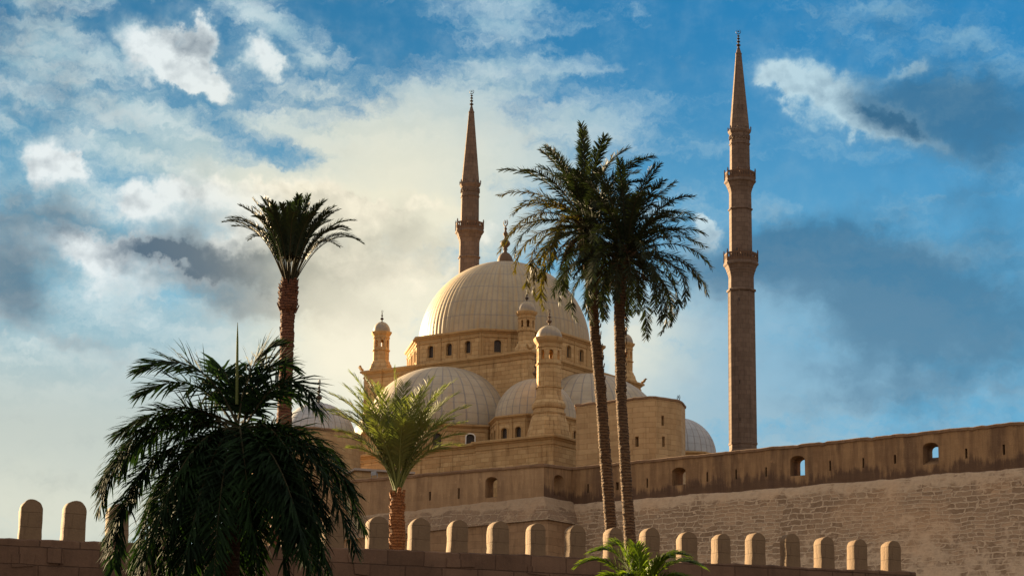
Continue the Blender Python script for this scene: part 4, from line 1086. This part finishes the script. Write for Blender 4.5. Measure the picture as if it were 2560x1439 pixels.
def stalk(base, az_, e0, bend, L, npt=14, pw=1.6, sway=0.0):
    "leaf stalk leaving base at elevation e0 and sagging by bend degrees along its length"
    q = base.copy(); pts = [q.copy()]
    for i in range(npt):
        t = (i+0.5)/npt
        e = radians(e0-bend*t**pw); a = az_+radians(sway*t)
        q = q + Vector((sin(a)*cos(e), cos(a)*cos(e), sin(e)))*(L/npt); pts.append(q.copy())
    return pts

def rach(bm, pts, r0, mi=1, seg=5):
    k = len(pts); tube(bm, pts, [r0*(1-0.85*i/(k-1)) for i in range(k)], seg, mi=mi)

def bez(a, c, b, k=14):
    return [a*((1-t)**2)+c*(2*t*(1-t))+b*(t*t) for t in [i/k for i in range(k+1)]]

def trunk_mesh(pts, rad, rng, seg=18, ring=0.22, rough=0.10):
    "trunk with leaf-scar rings and a ragged outline"
    bm = bmesh.new(); k = len(pts)
    fine, fr = [], []
    for a, b, ra, rb in zip(pts, pts[1:], rad, rad[1:]):
        m_ = max(1, int((b-a).length/(ring/3)))
        for i in range(m_): fine.append(a.lerp(b, i/m_)); fr.append(ra+(rb-ra)*i/m_)
    fine.append(pts[-1]); fr.append(rad[-1])
    sd_ = rng.uniform(0, 50)
    tube(bm, fine, fr, seg, jit=lambda i, j: 1+rough*(0.14*((i % 3)-1) + 1.5*wob(cos(2*pi*j/seg)*2.2+sd_, sin(2*pi*j/seg)*2.2, i*0.8) + 1.0*wob(j*3.3, i*2.1, sd_)))
    return bm

def boots(bm, p0, p1, r0, r1, n_, rng, size=0.2, mi=0, out=0.5):
    "stubs of old leaf bases spiralling up the trunk"
    for i in range(n_):
        t = (i+0.5)/n_; a = i*2.39996+rng.uniform(-.15, .15)
        c = p0.lerp(p1, t); r = r0+(r1-r0)*t
        rd = Vector((cos(a), sin(a), 0)); tg = Vector((-sin(a), cos(a), 0)); up = Vector((0, 0, 1))
        b = c+rd*(r*0.90); s = size*rng.uniform(0.75, 1.25)
        tip = b+up*s*rng.uniform(0.7, 1.1)+rd*s*out*rng.uniform(0.6, 1.3)
        w = s*0.52
        r_ = [[b-tg*w-up*s*0.3, b+tg*w-up*s*0.3, b+tg*w*0.9+rd*s*0.25-up*s*0.2, b-tg*w*0.9+rd*s*0.25-up*s*0.2],
              [tip-tg*w*0.55, tip+tg*w*0.55, tip+tg*w*0.5+rd*s*0.16, tip-tg*w*0.5+rd*s*0.16]]
        loft(bm, r_, mi=mi)

def palm(name, label, base, group=None):
    return thing(name, label, 'palm tree', base, 0.0, group)

# --- the two tall date palms on the right
def date_palm(label, trunk_px, Y, heart_px, seed, Lf, nf, olive_dir=None, e_top=86, lean=(0, 0)):
    rng = random.Random(seed)
    heart = at(*heart_px, Y)
    tp = [at(px, py, Y) for px, py, r in trunk_px]; rr_ = [r for px, py, r in trunk_px]
    foot = tp[-1].copy(); k = (foot.z-11.2)/max(0.1, (tp[-2].z-foot.z)); base = Vector((foot.x+(foot.x-tp[-2].x)*k*0.6, Y, 11.0))
    root = palm('date_palm', label, base, 'twin tall date palms')
    pts = [base]+tp[::-1]+[heart]; rads = [rr_[-1]*1.15]+rr_[::-1]+[rr_[0]*0.9]
    bm = trunk_mesh([q-base for q in pts], rads, rng, 18, 0.16, 0.11)
    boots(bm, tp[0]-base, heart-base+Vector((0, 0, 0.1)), rr_[0]*1.0, rr_[0]*1.15, 60, rng, 0.34, out=0.7)
    boots(bm, tp[2]-base, tp[0]-base, rr_[2]*0.98, rr_[0]*0.98, 80, rng, 0.17, out=0.22)
    part('trunk', bm, M['bark'], root, smooth=50)
    bm = bmesh.new(); h = heart-base
    for i in range(nf):
        t = (i+0.5)/nf
        az_ = i*2.39996+rng.uniform(-.2, .2)
        e0 = e_top - 112*t**0.95 + rng.uniform(-6, 6)
        L = Lf*(1.06-0.06*t)*rng.uniform(0.84, 1.06)
        bend = 34+70*(1-abs(e0)/90)+rng.uniform(-10, 16)
        pts = stalk(h+Vector((sin(az_)*0.16, cos(az_)*0.16, -0.5*t)), az_, e0, bend, L, 14, 1.5, rng.uniform(-14, 14))
        ol = olive_dir is not None and (cos(az_-olive_dir) > 0.35 and t > 0.30 and rng.random() < 0.8)
        leaflet_row(bm, pts, 0.66, int(82*L/5), 0.058, rng, 0.12, (58, 36), 22, 0.10, planes=(-15, 15, 38), jit=11, mi=2 if ol else 0)
        rach(bm, pts, 0.045, 1)
    for i in range(16):                                  # dry fronds hanging against the trunk
        az_ = rng.uniform(0, 2*pi)
        pts = stalk(h+Vector((sin(az_)*0.2, cos(az_)*0.2, -0.9)), az_, rng.uniform(-35, -10), 55, rng.uniform(0.9, 2.1), 8)
        leaflet_row(bm, pts, 0.34, 16, 0.05, rng, 0.2, (45, 25), 10, 0.5, jit=15, mi=3); rach(bm, pts, 0.05, 3)
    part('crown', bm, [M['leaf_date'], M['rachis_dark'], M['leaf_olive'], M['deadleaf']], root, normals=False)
    return root
date_palm('left of the twin tall date palms, its lower fronds turning olive yellow', [(1479, 690, 0.24), (1487, 830, 0.26), (1503, 1000, 0.29), (1514, 1150, 0.30), (1527, 1316, 0.30)], 119.0, (1462, 552), 11, 4.9, 66, olive_dir=radians(255))
date_palm('right of the twin tall date palms, slightly in front, drooping grey-green crown', [(1552, 670, 0.31), (1548, 810, 0.27), (1553, 1000, 0.27), (1564, 1180, 0.28), (1577, 1372, 0.30)], 117.0, (1566, 628), 23, 4.8, 70)

# --- tall palm with a tied, fan-shaped crown on the left
rng = random.Random(5)
Y = 121.0
px_ = [(723, 712, 0.42), (721, 760, 0.50), (719, 778, 0.36), (718, 860, 0.36), (716, 880, 0.33), (714, 960, 0.34), (711, 1040, 0.40), (709, 1100, 0.44)]
tp = [at(a, b, Y) for a, b, r in px_]; base = Vector((tp[-1].x-0.2, Y, 11.0))
root = palm('date_palm', 'tall date palm with upswept fan-shaped crown above the dark drooping palm', base)
bm = trunk_mesh([q-base for q in [base]+tp[::-1]], [0.46]+[r for a, b, r in px_][::-1], rng, 20, 0.2, 0.10)
boots(bm, tp[2]-base, tp[0]-base+Vector((0, 0, 0.15)), 0.42, 0.36, 90, rng, 0.27, out=0.55)
boots(bm, tp[5]-base, tp[2]-base, 0.33, 0.36, 70, rng, 0.2, out=0.25)
part('trunk', bm, M['bark_dark'], root, smooth=50)
bm = bmesh.new(); h = tp[0]-base
for i in range(54):
    t = (i+0.5)/54; az_ = i*2.39996+rng.uniform(-.25, .25)
    e0 = 87-22*t**0.75+rng.uniform(-2, 2)
    L = 4.55+0.75*t+rng.uniform(-.3, .3)
    bend = 12+84*t+rng.uniform(-10, 14)
    pts = stalk(h+Vector((sin(az_)*0.14, cos(az_)*0.14, -0.15*t)), az_, e0, bend, L, 16, 2.5, rng.uniform(-10, 10))
    leaflet_row(bm, pts, 0.56, 78, 0.055, rng, 0.33, (54, 34), 26, 0.12, jit=10)
    rach(bm, pts, 0.035, 1)
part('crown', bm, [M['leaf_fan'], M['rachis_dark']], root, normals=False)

# --- small date palm in the middle
rng = random.Random(9)
Y = 116.0
tp = [at(993, 1232, Y), at(993, 1262, Y), at(993, 1380, Y)]; base = Vector((tp[-1].x, Y, 11.0))
root = palm('date_palm', 'small date palm with rusty scaly trunk and feathery green fronds behind the merlons', base)
bm = trunk_mesh([q-base for q in [base, tp[2], tp[1], tp[0]]], [0.42, 0.38, 0.36, 0.26], rng, 18, 0.2, 0.06)
boots(bm, Vector((0, 0, 0.5)), tp[0]-base, 0.40, 0.30, 210, rng, 0.24, out=0.38)
part('trunk', bm, M['bark_rust'], root, smooth=50)
bm = bmesh.new(); h = tp[0]-base
tg_ = [(985, 925, 0), (940, 960, 1.5), (880, 935, 0.6), (828, 985, 0.2), (815, 1025, 1.2), (845, 1075, -1.0), (1050, 975, 1.0), (1132, 955, 0.3), (1168, 1015, -0.3), (1155, 1085, -0.8), (1120, 1050, -1.6), (1090, 985, -1.0), (1010, 960, -1.5), (960, 985, -1.8),
       (900, 1010, -1.6), (870, 1045, 1.8), (1060, 1030, -2.2), (930, 1060, -2.4), (1000, 1000, 2.0), (1100, 1010, 2.0), (1140, 1040, 1.5), (900, 975, 2.2), (850, 1092, 0.6), (1152, 1112, 0.4), (880, 1118, -1.2), (1115, 1122, -1.4), (1075, 950, 1.8), (838, 1035, -0.2), (862, 965, 1.0), (1160, 1055, 0.9), (1110, 965, -0.4), (1140, 985, 1.3), (915, 945, -0.5), (860, 1000, -0.6), (1020, 1060, -2.6)]
for i in range(11):
    a = i*2.39996; r_ = rng.uniform(70, 165); tg_.append((993+r_*cos(a)*1.0, 1240-rng.uniform(190, 285)*(1-0.25*(r_/165)**2), 3.2*sin(a)))
for (x, y, dyy) in tg_:
    tip = at(x, y, Y+dyy)-base
    mid = h.lerp(tip, 0.5) + Vector((0, 0, 0.26*abs(tip.x-h.x)+0.6)) - Vector(((tip.x-h.x)*0.20, (tip.y-h.y)*0.2, 0))
    pts = bez(h+Vector((rng.uniform(-.12, .12), rng.uniform(-.12, .12), 0)), mid, tip)
    leaflet_row(bm, pts, 0.88, 50, 0.048, rng, 0.30, (60, 36), 30, 0.10, planes=(8, 24), jit=8)
    rach(bm, pts, 0.05, 1)
part('crown', bm, [M['leaf_young'], M['rachis']], root, normals=False)

# --- big dark drooping palm in front of the wall
rng = random.Random(31)
Y = 70.0
heart = at(598, 1075, Y); t1 = at(577, 1345, Y); base = Vector((t1.x, Y, 0))
root = palm('royal_palm', 'big dark drooping feather palm in front of the wall on the left', base)
bm = trunk_mesh([Vector((0, 0, 0)), Vector((0.02, 0, t1.z*0.6)), t1-base, at(586, 1230, Y)-base, heart-base], [0.36, 0.30, 0.29, 0.27, 0.12], rng, 20, 0.3, 0.03)
part('trunk', bm, M['bark_royal'], root, smooth=60)
bm = bmesh.new(); h = heart-base
FR = [((500, 885, 0.2), (350, 925, 0.0)), ((465, 985, -0.3), (295, 1085, -0.5)), ((620, 905, 0.3), (690, 862, 0.2)), ((715, 900, -0.6), (800, 1030, -0.9)), ((660, 960, 1.2), (760, 1000, 1.8)), ((570, 920, 1.4), (545, 930, 2.2)), ((640, 905, 0.8), (730, 915, 1.0)), ((490, 930, 0.8), (350, 985, 1.0)),
      ((400, 990, -0.6), (250, 1215, -0.8)), ((345, 1050, -0.9), (248, 1270, -1.0)), ((430, 1040, -1.0), (268, 1350, -1.2)), ((330, 1130, -0.8), (285, 1420, -1.1)), ((470, 1080, -1.6), (345, 1450, -2.0)), ((420, 1020, 1.0), (300, 1180, 1.6)),
      ((520, 1120, -2.0), (450, 1480, -2.4)), ((560, 1120, -2.2), (535, 1430, -2.6)), ((600, 1060, -2.0), (640, 1400, -2.4)), ((650, 1060, -2.1), (725, 1470, -2.4)), ((720, 1060, -1.6), (820, 1430, -1.8)), ((770, 1080, -1.0), (890, 1375, -1.2)),
      ((750, 1070, -0.4), (885, 1230, -0.4)), ((720, 1040, 1.0), (850, 1150, 1.5)), ((540, 1080, 2.0), (430, 1390, 2.4)), ((680, 1080, 2.0), (760, 1390, 2.4)), ((800, 1095, 0.6), (908, 1320, 0.8)),
      ((430, 1100, 0.4), (330, 1410, 0.6)), ((700, 1110, -2.4), (780, 1450, -2.8)), ((480, 1130, -1.2), (395, 1455, -1.6)), ((640, 1100, 1.6), (640, 1430, 2.2))]
for i in range(22):
    a = i*2*pi/22+rng.uniform(-.15, .15); rr_ = rng.uniform(2.2, 3.6)
    if abs(cos(a)) < 0.3 and sin(a) < 0: continue
    FR.append(((598+82*cos(a)*rr_*0.62, 1090+rng.uniform(-10, 60), 2.0*sin(a)*rr_/3.5), (598+82*cos(a)*rr_, 1100+rng.uniform(180, 380), 2.9*sin(a)*rr_/3.5)))
for (c, e) in FR:
    cc = at(c[0], c[1], Y+c[2])-base; ee = at(e[0], e[1], Y+e[2])-base
    # the control point is pushed outwards so that the stalk passes near it
    pts = bez(h+Vector((rng.uniform(-.12, .12), rng.uniform(-.12, .12), rng.uniform(-.25, .1))), cc+(cc-h.lerp(ee, 0.5))*0.35, ee, 16)
    L = sum((b-a).length for a, b in zip(pts, pts[1:]))
    upf = e[1] < 1100
    leaflet_row(bm, pts, 1.15 if upf else 1.05, int(17*L)+14 if upf else int(19*L)+16, 0.072, rng, 0.20 if upf else 0.13, (78, 30) if upf else (64, 34), 10, 0.05 if upf else 0.12, planes=(-25, 5, 30), jit=12, limp=0.12, prof=lambda t: min(1.0, 0.55+1.5*t)*(1-0.5*max(0, (t-0.6)/0.4)**1.5))
    rach(bm, pts, 0.045, 1)
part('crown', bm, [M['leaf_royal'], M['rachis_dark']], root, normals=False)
bm = bmesh.new()
a_, b_ = at(592, 1010, Y)-base, at(594, 806, Y)-base
tube(bm, [a_, a_.lerp(b_, 0.4), a_.lerp(b_, 0.8), b_], [0.055, 0.05, 0.035, 0.008], 6)
part('spear_leaf', bm, M['rachis'], root, smooth=60)

# --- bright young palm at the bottom edge
rng = random.Random(77)
Y = 75.0
h0 = at(1600, 1500, Y); base = Vector((h0.x, Y, 0))
root = palm('feather_palm', 'bright green young palm poking up at the bottom edge in front of the merlons', base)
bm = trunk_mesh([Vector((0, 0, 0)), Vector((0.05, 0, h0.z*0.5)), h0-base], [0.16, 0.12, 0.10], rng, 14, 0.25, 0.04)
part('trunk', bm, M['bark'], root, smooth=60)
bm = bmesh.new(); h = h0-base
FB_ = [((1530, 1375, -0.5), (1462, 1405, -0.7)), ((1560, 1360, -0.3), (1500, 1375, -0.5)), ((1570, 1350, 0.3), (1535, 1362, 0.5)), ((1600, 1370, 0.4), (1590, 1365, 0.9)), ((1640, 1400, -0.4), (1665, 1395, -0.8)), ((1660, 1380, -0.2), (1735, 1408, -0.4)), ((1640, 1375, 0.4), (1700, 1385, 0.6)),
       ((1660, 1410, -0.8), (1725, 1450, -1.0)), ((1550, 1410, -0.9), (1490, 1450, -1.2)), ((1590, 1420, -1.2), (1560, 1440, -1.6)), ((1640, 1430, -1.0), (1690, 1460, -1.4))]
for (c, e) in FB_:
    cc = at(c[0], c[1], Y+c[2])-base; ee = at(e[0], e[1], Y+e[2])-base
    pts = bez(h+Vector((rng.uniform(-.05, .05), rng.uniform(-.05, .05), 0)), cc, ee, 12)
    leaflet_row(bm, pts, 0.68, 75, 0.040, rng, 0.22, (48, 14), 22, 0.22, jit=9, prof=lambda t: min(1.0, 0.6+1.2*t)*(1-0.15*t))
    rach(bm, pts, 0.02, 1)
part('crown', bm, [M['leaf_bright'], M['rachis']], root, normals=False)
